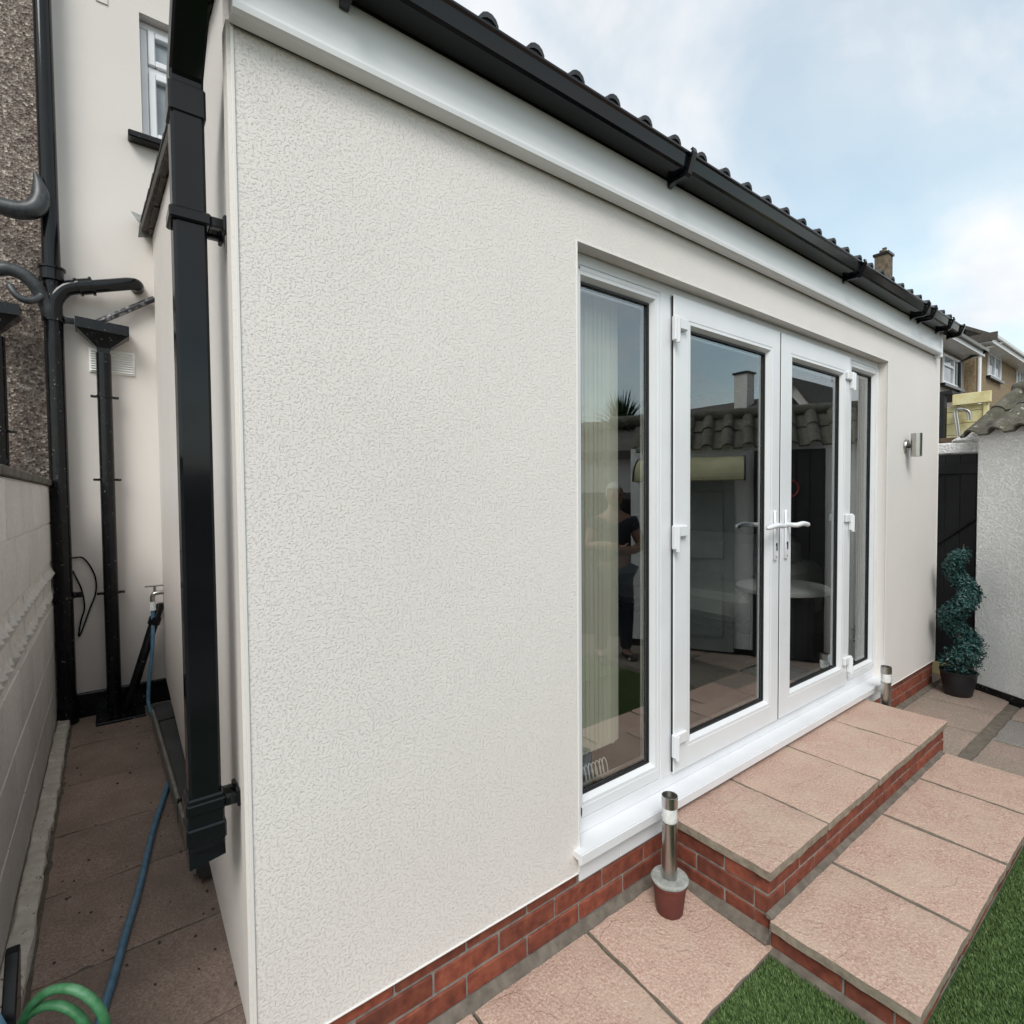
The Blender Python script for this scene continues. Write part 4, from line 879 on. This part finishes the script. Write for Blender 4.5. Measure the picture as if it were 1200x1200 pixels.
# ================================================================== TOPIARY
random.seed(21)
tx, ty = 4.915, 1.120
tpy = thing('spiral_topiary', (tx, ty, 0.0), 'dark teal artificial spiral topiary in a black pot beside the white wall', 'plant')
bm = BM(); lathe(bm, [(0, 0.002), (0.070, 0.002), (0.082, 0.012), (0.103, 0.115), (0.108, 0.165), (0.113, 0.170), (0.113, 0.180), (0.104, 0.180), (0.100, 0.160), (0, 0.158)], tx, ty, 28); obj('pot', bm, blackpot, tpy, auto=35)
bm = BM(); tube(bm, [(tx, ty, 0.155), (tx+0.01, ty, 0.6), (tx+0.03, ty-0.01, 1.10)], [0.010, 0.008, 0.003], 8); obj('stem', bm, bark, tpy)
bm = BM()
ur = Vector((R_.x, R_.y, 0)).normalized()
for i in range(12000):
    t_ = random.random()**0.85
    z = 0.22+0.82*t_
    a_ = 2*PI*(2.15*t_)+2.6
    Rh = 0.070*(1-0.45*t_)
    rad = 0.103*(1-0.40*t_)
    c = Vector((tx+0.012*t_+Rh*math.cos(a_), ty+Rh*math.sin(a_), z))
    if t_ < 0.08: c = Vector((tx, ty, z-0.01)); rad = 0.135
    d = Vector([random.gauss(0, 1) for _ in range(3)]).normalized()
    p = c+Vector((d.x*rad, d.y*rad, d.z*rad*0.75))*(random.random()**0.35)*random.uniform(0.85, 1.12)
    s_ = random.uniform(0.008, 0.015)
    q = Matrix.Translation(p) @ d.to_track_quat('Z', 'Y').to_matrix().to_4x4() @ Matrix.Rotation(random.uniform(0, 6.28), 4, 'Z') @ Matrix.Rotation(random.uniform(-.9, .9), 4, 'X')
    v = [bm.verts.new(q @ Vector(k_)) for k_ in ((0, -s_, 0), (s_*.55, 0, s_*.2), (0, s_, 0), (-s_*.55, 0, s_*.2))]
    bm.faces.new(v)
for f_ in bm.faces: pass
obj('foliage', bm, leaf_m, tpy, kind='stuff')

# ================================================================== OUTBUILDING (white roughcast wall, lichened tiles)
A0 = Vector((5.165, 1.085, 0)); ud = Vector((-0.498, -0.867, 0)).normalized(); nd = Vector((0.867, -0.498, 0)).normalized()
OM = Matrix(((ud.x, nd.x, 0, A0.x), (ud.y, nd.y, 0, A0.y), (0, 0, 1, 0), (0, 0, 0, 1)))   # local: x along the wall, y into the shed
ob = thing('outbuilding', (5.2, 0.4, 0), 'white roughcast outbuilding with lichened roll tiles at the right edge', 'outbuilding')
SO = 0.80
OL = 2.1
def oz(yy): return 1.935+SO*yy if yy < 0.36 else 1.935+SO*(0.72-yy)
bm = BM(); box(bm, 0, OL, 0, 0.15, 0.045, 1.925, M=OM); 
obj('garden_wall', bm, rough_m, ob)
obj('core_wall', B(0.0, OL, 0.151, 0.72, 0.045, 1.925, M=OM), rough_m, ob)
obj('black_base_band', B(-0.004, OL, -0.012, 0.02, -0.02, 0.05, M=OM, bev=0.004), black_old, ob)
obj('eaves_board', B(0.03, OL-0.03, -0.004, 0.03, 1.926, 1.95, M=OM), brown_wood, ob)
bm = BM(); prism(bm, [(0.0, 1.926), (0.36, oz(0.3599)-0.01), (0.72, 1.926)], -0.01, OL, 'x', M=OM); obj('roof_core', bm, mossy, ob)
tm2 = tile_mesh(0.178, 0.30, 0.050, 0.016, mossy, 'roof_tile', 8)
ao = math.atan(SO); rotw = math.atan2(ud.y, ud.x)
random.seed(5)
for i in range(int(OL/0.176)+1):
    for j in range(2):
        yy = -0.075+j*0.225; xx = 0.01+i*0.176
        w = OM @ Vector((xx, yy, oz(yy)+0.022+random.uniform(-.004, .004)))
        o = bpy.data.objects.new('roof_tile', tm2); C.objects.link(o); o.parent = ob; o.location = w-world_loc(ob)
        mrot = Matrix(((ud.x, nd.x, 0), (ud.y, nd.y, 0), (0, 0, 1))) @ Matrix.Rotation(ao, 3, 'X') @ Matrix.Rotation(random.uniform(-.02, .02), 3, 'Z')
        if mrot.determinant() < 0: mrot = Matrix(((-ud.x, nd.x, 0), (-ud.y, nd.y, 0), (0, 0, 1))) @ Matrix.Rotation(ao, 3, 'X')
        o.rotation_euler = mrot.to_euler()
for i in range(int(OL/0.3)+1):
    bm = BM(); xx = -0.03+i*0.30
    tube(bm, [OM @ Vector((xx+random.uniform(0, .01), 0.36, 2.245)), OM @ Vector((xx+0.31, 0.36, 2.25))], 0.060, 12); obj('ridge_tile', bm, mossy, ob, auto=50)
rg = thing('rear_garage', (6.5, -1.5, 0), 'dark shallow-roofed garage behind the tile-capped wall, seen in the glass', 'garage')
bm = BM(); prism(bm, [(0.8, 1.98), (3.4, 2.68), (5.0, 2.3), (5.0, 2.2), (3.4, 2.58), (0.8, 1.88)], 0.75, 3.6, 'x', M=OM); obj('roof', bm, farroof, rg)
obj('wall', B(0.95, 3.5, 0.95, 4.9, 0, 1.90, M=OM), render_far, rg)
mw = thing('mossy_wall', (8.2, 1.1, 0), 'pale wall with a mossy tiled top beyond the outbuilding corner, at the right edge', 'wall')
obj('wall', B(8.1, 8.3, 0.7, 1.36, 0, 2.50), rough_m, mw)
for i in range(5):
    bm = BM(); tube(bm, [(8.2, 0.70+i*0.14, 2.56), (8.2, 0.70+i*0.14+0.145, 2.57)], [0.10, 0.11], 10); obj('ridge_tile', bm, mossy, mw, auto=50)
# doors in its garden wall
d = obj('door', B(0.46, 1.02, -0.045, -0.002, 0.02, 1.86, M=OM, bev=0.004), black_wood, ob, label='black timber door')
for i in range(5): obj('board', B(0.475+i*0.107, 0.574+i*0.107, -0.055, -0.0455, 0.04, 1.84, M=OM, bev=0.003), black_wood, d)
d = obj('door', B(1.18, 1.92, -0.045, -0.002, 0.02, 1.62, M=OM, bev=0.004), grey_paint, ob, label='grey panelled door')
for z0, z1 in ((0.15, 0.75), (0.88, 1.5)): obj('panel', B(1.27, 1.83, -0.055, -0.0455, z0, z1, M=OM, bev=0.008), grey_paint, d)
bm = BM(); bm2 = []
for i in range(13):
    a_ = (PI/2)*i/12; bm2.append((-0.004-0.42*math.sin(a_), 1.60+0.22*math.cos(a_)))
prof = bm2 + [(p[0]*0.985, p[1]-0.008) for p in bm2[::-1]]
prism(bm, prof, 1.10, 2.0, 'x', M=OM)
cn_ = thing('door_canopy', tuple(OM @ Vector((1.55, -0.2, 1.6))), 'yellowed curved canopy over the grey outbuilding door', 'canopy'); obj('canopy_sheet', bm, canopy_m, cn_)
for x in (1.095, 2.001):
    bm = BM(); tube(bm, [OM @ Vector((x, p[0], p[1])) for p in bm2], 0.008, 6); tube(bm, [OM @ Vector((x, -0.004, 1.60)), OM @ Vector((x, -0.42, 1.60))], 0.008, 6); obj('bracket', bm, black, cn_)
bm = BM(); tube(bm, [OM @ Vector((0.74+0.075*math.cos(2*PI*i/24), -0.062, 1.52+0.075*math.sin(2*PI*i/24))) for i in range(24)], 0.008, 8, closed=True); obj('hoop', bm, red_m, label='small red hoop hung on the black outbuilding door', cat='ornament')

# gate and the white lintel above
gt = thing('side_gate', (5.36, 1.4, 0), 'black boarded gate between the extension and the white outbuilding', 'gate')
for i in range(9): obj('board', B(5.36+random.uniform(-.001, .001), 5.385, 0.84+i*0.098, 0.84+i*0.098+0.095, 0.10, 1.775, bev=0.003), black_wood, gt)
bm = BM(); tube(bm, [(5.352, 1.72, 0.75), (5.352, 0.92, 1.45)], 0.012, 4); obj('brace', bm, black_wood, gt); obj('rail', B(5.345, 5.3595, 0.85, 1.72, 1.62, 1.70, bev=0.003), black_wood, gt)
obj('sill_board', B(5.35, 5.39, 0.85, 1.72, 0.0, 0.098, bev=0.003), pine, gt)
lw = thing('white_wall_over_gate', (5.5, 1.4, 1.78), 'white painted wall top bridging over the black gate', 'wall')
bm = BM(); box(bm, 5.35, 5.47, 0.84, 1.9, 1.778, 1.87, bev=0.01); bmesh.ops.subdivide_edges(bm, edges=bm.edges, cuts=6, use_grid_fill=True)
for q in bm.verts: q.co += Vector((0.003, 0.003, 0.006))*noise.noise(q.co*18)
obj('wall', bm, rough_m, lw)
bm = BM(); prism(bm, [(1.07, 1.868), (1.30, 1.872), (1.27, 1.90), (1.22, 1.925), (1.16, 1.94), (1.10, 1.93), (1.07, 1.92)], 5.34, 5.44, 'x'); bmesh.ops.bevel(bm, geom=bm.edges[:], offset=0.012, segments=2, affect='EDGES'); obj('mortar_cap', bm, rough_m, lw, auto=60)
obj('timber_coping', B(5.6, 5.68, 1.2, 2.05, 1.86, 1.93), brown_wood, lw)
# pale timber shed beyond the gate
ts = thing('timber_shed', (7.6, 1.8, 0), 'small shed of pale yellow boards beyond the gate', 'shed')
obj('fascia_board', B(7.47, 7.51, 1.475, 1.80, 2.43, 2.55, bev=0.004), pine, ts)
z = 0.30
while z < 2.42: obj('board', B(7.52+random.uniform(-.002, .002), 7.545, 1.545, 1.86, z, min(2.425, z+0.125), bev=0.004), pine, ts); z += 0.129
obj('corner_post', B(7.50, 7.545, 1.50, 1.543, 0.0, 2.425, bev=0.003), pine, ts)
obj('shed_side', B(7.55, 8.0, 1.52, 1.86, 0.0, 2.42), brown_wood, ts)
obj('black_post', B(7.45, 7.54, 1.862, 2.00, 0.0, 2.56, bev=0.004), black_wood, ts)
obj('shed_roof', B(7.46, 8.2, 1.80, 2.10, 2.565, 2.60), black_wood, ts)
bm = BM(); pts = spline([(7.46, 1.745, 2.08), (7.46, 1.76, 2.22), (7.46, 1.775, 2.35), (7.46, 1.75, 2.385), (7.46, 1.70, 2.38), (7.46, 1.665, 2.34), (7.46, 1.655, 2.26)], 6)
tube(bm, pts, 0.012, 8); tube(bm, [p+Vector((-0.02, -0.028, -.01)) for p in pts], 0.010, 8); obj('metal_arch', bm, steel, label='bent grey metal strap on the pale timber shed', cat='bracket')

# ================================================================== HOUSES DOWN THE ROW
def row_house(name, x0, x1, fy, zf, ez, ey, pitch, wallm, gutm, roofm, label, windows, ridge_y, soffm):
    t = thing(name, ((x0+x1)/2, fy, 0), label, 'house')
    obj('wall', B(x0, x1, fy, fy+0.3, 0, zf), wallm, t); 
    g_ = BM(); prism(g_, [(fy+.3, 0), (ridge_y, 0), (ridge_y, ez+(ridge_y-ey)*pitch-.1), (fy+.3, ez+(fy+.3-ey)*pitch-.1)], x0, x0+0.25, 'x'); obj('gable_wall', g_, wallm, t)
    obj('soffit', B(x0-0.08, x1, ey+0.02, fy-.001, zf-0.06, zf-0.03), soffm, t); obj('fascia', B(x0-0.08, x1, ey, ey+0.019, zf-0.07, ez+.02), soffm, t)
    bm = BM(); prism(bm, [(ey-0.11, ez-0.02), (ey-0.09, ez-0.085), (ey-0.03, ez-0.085), (ey-0.002, ez-0.02)], x0-0.06, x1, 'x'); obj('gutter', bm, gutm, t)
    rf = BM(); prism(rf, [(ey-0.05, ez), (ridge_y, ez+(ridge_y-ey)*pitch), (ridge_y, ez+(ridge_y-ey)*pitch-0.12), (ey+0.05, ez-0.05)], x0-0.12, x1, 'x'); rr = obj('roof', rf, roofm, t)
    for (a, b, z0, z1, bars) in windows:
        w = obj('window', B(a-0.0, b, fy-0.01, fy-0.001, z0, z1), pane_dark, t); y0, y1 = fy-0.05, fy-0.011
        for c in ((a, a+.07, z0, z1), (b-.07, b, z0, z1), (a+.0705, b-.0705, z0, z0+.07), (a+.0705, b-.0705, z1-.07, z1)): obj('frame', B(c[0], c[1], y0, y1, c[2], c[3]), upvc, w)
        for q in bars:
            if q[0] == 'v': obj('glazing_bar', B(q[1]-.04, q[1]+.04, y0, y1, z0+.071, z1-.071), upvc, w)
            else: obj('glazing_bar', B(q[2], q[3], y0+.003, y1, q[1]-.035, q[1]+.035), upvc, w)
        obj('sill', B(a-.08, b+.08, fy-.12, fy-.002, z0-.09, z0-.012), black_old, w)
    return t, rr
ga = 4.9
hA, _ = row_house('terraced_house', 14.5, 21.5, ga, 5.66, 5.80, 4.40, 0.62, dash_far2, black, farroof, 'grey pebble-dashed house with black gutter, nearest beyond the extension', [(19.25, 21.05, 4.62, 5.47, [('v', 20.3), ('h', 5.17, 19.33, 20.25)])], 7.6, fascia_m)
hB, rB = row_house('terraced_house', 21.8, 42, 4.70, 6.12, 6.28, 4.28, 0.62, dash_far, upvc, farroof, 'tan pebble-dashed house with white gutter and white windows further down the row', [(23.2, 24.9, 5.30, 6.06, [('v', 24.05)]), (27.3, 28.35, 5.42, 6.07, [('v', 27.8)]), (32, 34, 5.2, 6.05, [('v', 33)])], 7.5, fascia_m)
bm = BM(); tube(bm, [(21.45, 4.36, 5.72), (20.9, 4.6, 5.55), (20.75, 4.83, 5.40), (20.75, 4.83, 0)], 0.045, 8); obj('downpipe', bm, black, hA)
bm = BM(); tube(bm, [(22.7, 4.25, 6.2), (22.0, 4.5, 5.95), (21.95, 4.62, 5.8), (21.95, 4.62, 0)], 0.05, 8); obj('downpipe', bm, upvc, hB)
obj('verge_board', B(21.66, 21.70, 4.15, 4.9, 6.10, 6.34), verge_m, hB)
ch = obj('chimney', B(21.35, 21.80, 6.95, 7.35, 7.3, 9.60), chim_brick, hA); obj('chimney_cap', B(21.31, 21.84, 6.91, 7.39, 9.601, 9.68), black_old, ch)
for x, y in ((21.5, 7.1), (21.66, 7.24)):
    bm = BM(); lathe(bm, [(0.08, 9.681), (0.06, 9.82), (0.07, 9.83), (0.07, 9.86), (0, 9.86)], x, y, 12); obj('chimney_pot', bm, chim_brick, ch, auto=40)

# ================================================================== BEHIND THE CAMERA (seen in the glass)
def cordyline(x, y, ztr, n, label, seed):
    random.seed(seed); t = thing('cordyline_palm', (x, y, -0.1), label, 'palm tree')
    bm = BM(); tube(bm, spline([(x, y, -0.1), (x+.05, y+.03, ztr*.5), (x, y, ztr)], 5), [0.08]*5+[.07]*6, 10); obj('trunk', bm, bark, t)
    bm = BM()
    for i in range(n):
        a_ = random.uniform(0, 2*PI); e = random.uniform(-0.5, 1.45); L = random.uniform(0.5, 0.75); d = Vector((math.cos(a_)*math.cos(e), math.sin(a_)*math.cos(e), math.sin(e)))
        s_ = d.cross(Vector((0, 0, 1))).normalized()*0.016; b0 = Vector((x, y, ztr)); m_ = b0+d*L*.55; tip = b0+d*L-Vector((0, 0, 0.16*math.cos(e)))
        v = [bm.verts.new(p) for p in (b0-s_*.6, b0+s_*.6, m_+s_, m_-s_, tip)]; bm.faces.new(v[:4]); bm.faces.new((v[3], v[2], v[4]))
    obj('crown', bm, palm_m, t, kind='stuff')
cordyline(6.0, -2.5, 2.35, 260, 'spiky cordyline palm reflected in the left side window, right one of two', 1)
cordyline(5.1, -2.9, 2.45, 220, 'spiky cordyline palm reflected in the left side window, left one of two', 2)
fe = thing('added_fence', (0, -4.2, 0), 'unseen dark brown board fence added behind the camera to darken pipe reflections', 'fence')  # added out of view so the glossy downpipe mirrors something dark
random.seed(31)
for i in range(62): obj('board', B(-5.0+i*0.15, -5.0+i*0.15+0.142, -4.2+random.uniform(0, .006), -4.18, -0.05, 1.80+random.uniform(-.01, .01)), brown_wood, fe)
for i in range(5): obj('post', B(-5.0+i*2.3, -4.9+i*2.3, -4.31, -4.2, -0.1, 1.85), brown_wood, fe)
for z in (0.3, 1.4): obj('rail', B(-5.0, 4.3, -4.26, -4.205, z, z+0.09), brown_wood, fe)
gs = thing('garden_shed', (5.0, -1.9, 0), 'dark low garden shed behind the photographer, seen only in the glass', 'shed')
for i in range(14):
    M_ = OM @ Matrix.Translation((2.25+i*0.15, 0.25, 0)); obj('board', B(0, 0.145, 0, 0.02, -0.05, 1.42, M=M_), sofa_dark, gs)
obj('shed_roof', B(2.2, 4.4, 0.15, 1.8, 1.425, 1.50, M=OM), black_wood, gs); obj('shed_body', B(2.26, 4.33, 0.28, 1.7, -0.05, 1.42, M=OM), black_wood, gs)
gb = thing('gabled_house', (27, -9, 0), 'pale gabled house behind the outbuilding, seen only in the glass', 'house')
bm = BM(); prism(bm, [(-11.0, 0), (-7.6, 0), (-7.6, 4.2), (-9.3, 6.5), (-11.0, 4.2)], 25.5, 30, 'x'); obj('wall', bm, render_far, gb)
bm = BM(); prism(bm, [(-7.4, 4.0), (-9.3, 6.6), (-11.2, 4.0), (-11.2, 4.2), (-9.3, 6.85), (-7.4, 4.2)], 25.3, 30.3, 'x'); obj('roof', bm, farroof, gb)
cb = thing('chimneyed_house', (20, -8, 0), 'dark roofed house with a pale chimney, seen only in the glass', 'house')
bm = BM(); prism(bm, [(18, 0), (22, 0), (22, 4.2), (20, 5.1), (18, 4.2)], -13, -6.8, 'y'); obj('roof_and_wall', bm, farroof, cb); obj('chimney', B(19.0, 19.5, -8.4, -7.9, 4.5, 5.95), render_far, cb); obj('chimney_cap', B(18.95, 19.55, -8.45, -7.85, 5.951, 6.02), black_old, cb)

# ---- person reflected in the side window
def person():
    px, py = 3.72, -0.60
    t = thing('person', (px, py, -0.06), 'white-haired person in dark top and jeans with arms folded, reflected in the side window', 'person')
    fw = Vector((-0.55, 0.83, 0)).normalized(); rt = Vector((fw.y, -fw.x, 0)); o0 = Vector((px, py, -0.06))
    def P(a, b, z): return o0+rt*a+fw*b+Vector((0, 0, z))
    def skin(name, pts, edges, rads, m, sub=2, root=0, p=t):
        me = bpy.data.meshes.new(name); ctr = pts[0].copy(); me.from_pydata([tuple(q-ctr) for q in pts], edges, []); me.materials.append(m)
        o = bpy.data.objects.new(name, me); C.objects.link(o); o.location = ctr-world_loc(p); o.parent = p
        sk = o.modifiers.new('skin', 'SKIN'); sk.use_smooth_shade = True; o.modifiers.new('sub', 'SUBSURF').levels = sub; o.modifiers['sub'].render_levels = sub
        if not me.skin_vertices: me.attributes.new('skin_vertices', 'FLOAT', 'POINT') if False else None
        return o, rads, root
    def mk(name, pts, edges, rads, m, sub=2, root=0):
        # skin layer needs a bmesh route in background mode
        bm = bmesh.new(); lay = bm.verts.layers.skin.verify(); vs = []
        ctr = pts[0].copy()
        for q, rr in zip(pts, rads):
            v = bm.verts.new(q-ctr); v[lay].radius = rr if isinstance(rr, tuple) else (rr, rr); vs.append(v)
        vs[root][lay].use_root = True
        for a, b in edges: bm.edges.new((vs[a], vs[b]))
        me = bpy.data.meshes.new(name); bm.to_mesh(me); bm.free(); me.materials.append(m)
        o = bpy.data.objects.new(name, me); C.objects.link(o); o.location = ctr-world_loc(t); o.parent = t
        sk = o.modifiers.new('skin', 'SKIN'); sk.use_smooth_shade = True
        sb = o.modifiers.new('sub', 'SUBSURF'); sb.levels = sub; sb.render_levels = sub; return o
    K = 0.92
    bp_ = [P(0, 0, .93*K), P(0, 0, 1.12*K), P(0, 0, 1.32*K), P(0, 0, 1.44*K), P(0, .01, 1.52*K), P(0, .03, 1.62*K),
           P(.17, 0, 1.40*K), P(.25, .04, 1.16*K), P(.10, .22, 1.13*K), P(-.02, .27, 1.17*K),
           P(-.17, 0, 1.40*K), P(-.25, .04, 1.16*K), P(-.10, .20, 1.19*K), P(.03, .25, 1.15*K),
           P(.09, 0, .88*K), P(.11, .02, .48*K), P(.12, -.02, .09*K), P(.13, .13, .03), P(-.09, 0, .88*K), P(-.11, .02, .48*K), P(-.12, -.02, .09*K), P(-.13, .13, .03)]
    ed = [(0, 1), (1, 2), (2, 3), (3, 4), (4, 5), (3, 6), (6, 7), (7, 8), (8, 9), (3, 10), (10, 11), (11, 12), (12, 13), (0, 14), (14, 15), (15, 16), (16, 17), (0, 18), (18, 19), (19, 20), (20, 21)]
    rd = [(.16, .11), (.15, .105), (.165, .11), (.12, .08), .055, .06, .062, .048, .038, .03, .062, .048, .038, .03, .085, .06, .042, .035, .085, .06, .042, .035]
    mk('body', bp_, ed, rd, skin_m)
    tr = [0, 1, 2, 3, 6, 10]; ix = {k_: i for i, k_ in enumerate(tr)}
    sp_ = [bp_[k_] for k_ in tr]+[(bp_[6]+bp_[7])/2, (bp_[10]+bp_[11])/2]
    mk('shirt', sp_, [(0, 1), (1, 2), (2, 3), (3, 4), (3, 5), (4, 6), (5, 7)], [(.175, .125), (.165, .12), (.185, .13), (.135, .105), .075, .075, .068, .068], shirt_m)
    tr = [0, 14, 15, 16, 18, 19, 20]; jp = [bp_[k_] for k_ in tr]
    mk('jeans', jp, [(0, 1), (1, 2), (2, 3), (0, 4), (4, 5), (5, 6)], [(.17, .12), .10, .075, .058, .10, .075, .058], jean_m)
    hd = P(0, .035, 1.66*K)
    bm = BM(); bmesh.ops.create_uvsphere(bm, u_segments=20, v_segments=14, radius=1)
    for v in bm.verts:
        c = v.co; 
        if c.z < -0.2: c.x *= 1+0.35*(c.z+0.2)
        w = rt*c.x*0.075+fw*c.y*0.095+Vector((0, 0, c.z*0.115)); v.co = hd+w
    for s_ in (-1, 1): bmesh.ops.create_uvsphere(bm, u_segments=8, v_segments=6, radius=0.02, matrix=Matrix.Translation(hd+rt*s_*0.076+Vector((0, 0, -.005))))
    bmesh.ops.create_cone(bm, segments=8, radius1=0.018, radius2=0.006, depth=0.045, cap_ends=True, matrix=Matrix.Translation(hd+fw*0.098+Vector((0, 0, -.012))))
    obj('head', bm, skin_m, t, smooth=True)
    for s_ in (-1, 1): 
        bm = BM(); bmesh.ops.create_uvsphere(bm, u_segments=8, v_segments=6, radius=0.011, matrix=Matrix.Translation(hd+fw*0.086+rt*s_*0.03+Vector((0, 0, .012)))); obj('eye', bm, sofa_dark, t, smooth=True)
    bm = BM(); bmesh.ops.create_uvsphere(bm, u_segments=20, v_segments=12, radius=1)
    bmesh.ops.delete(bm, geom=[v for v in bm.verts if v.co.z < -0.1 or (v.co.y > 0.55 and v.co.z < 0.45)], context='VERTS')
    for v in bm.verts: v.co = hd+rt*v.co.x*0.082+fw*(v.co.y*0.102-0.006)+Vector((0, 0, v.co.z*0.125+.006))
    obj('hair', bm, hair_m, t, smooth=True)
    for s_, w, dr_ in ((1, bp_[9], -1), (-1, bp_[13], 1)):
        for k_ in range(4):
            a = w+rt*dr_*0.02+Vector((0, 0, 0.022-0.014*k_)); L = (.05, .058, .052, .04)[k_]
            pts = [a, a+rt*dr_*L*.5+fw*0.008, a+rt*dr_*L*.85-fw*0.010, a+rt*dr_*L-fw*0.022]; bm = BM(); tube(bm, pts, [.009, .0085, .008, .006], 8); obj('finger', bm, skin_m, t, smooth=True)
        a = w+Vector((0, 0, 0.02)); bm = BM(); tube(bm, [a, a+rt*dr_*0.015+fw*0.012+Vector((0, 0, .02)), a+rt*dr_*0.035+fw*0.012+Vector((0, 0, .035))], [.011, .010, .007], 8); obj('thumb', bm, skin_m, t, smooth=True)
    for s_ in (-1, 1):
        bm = BM(); q = P(s_*.125, .05, 0); box(bm, -0.045, 0.045, -0.12, 0.14, 0.002, 0.075, bev=0.02, M=Matrix.Translation(q) @ Matrix.Rotation(math.atan2(fw.y, fw.x)-PI/2, 4, 'Z')); obj('shoe', bm, black, t)
person()

# small litter on the paving
random.seed(9)
bm = BM()
for _ in range(60):
    x, y = random.uniform(-0.2, 0.28), random.uniform(1.5, 4.5); s_ = random.uniform(0.002, 0.005)
    box(bm, x-s_, x+s_, y-s_*.7, y+s_*.7, 0.001, 0.003+s_*.6, jit=s_*.4)
tag(obj('grit', bm, verge_m), 'small dark grit scattered on the alley floor', 'grit', kind='stuff')
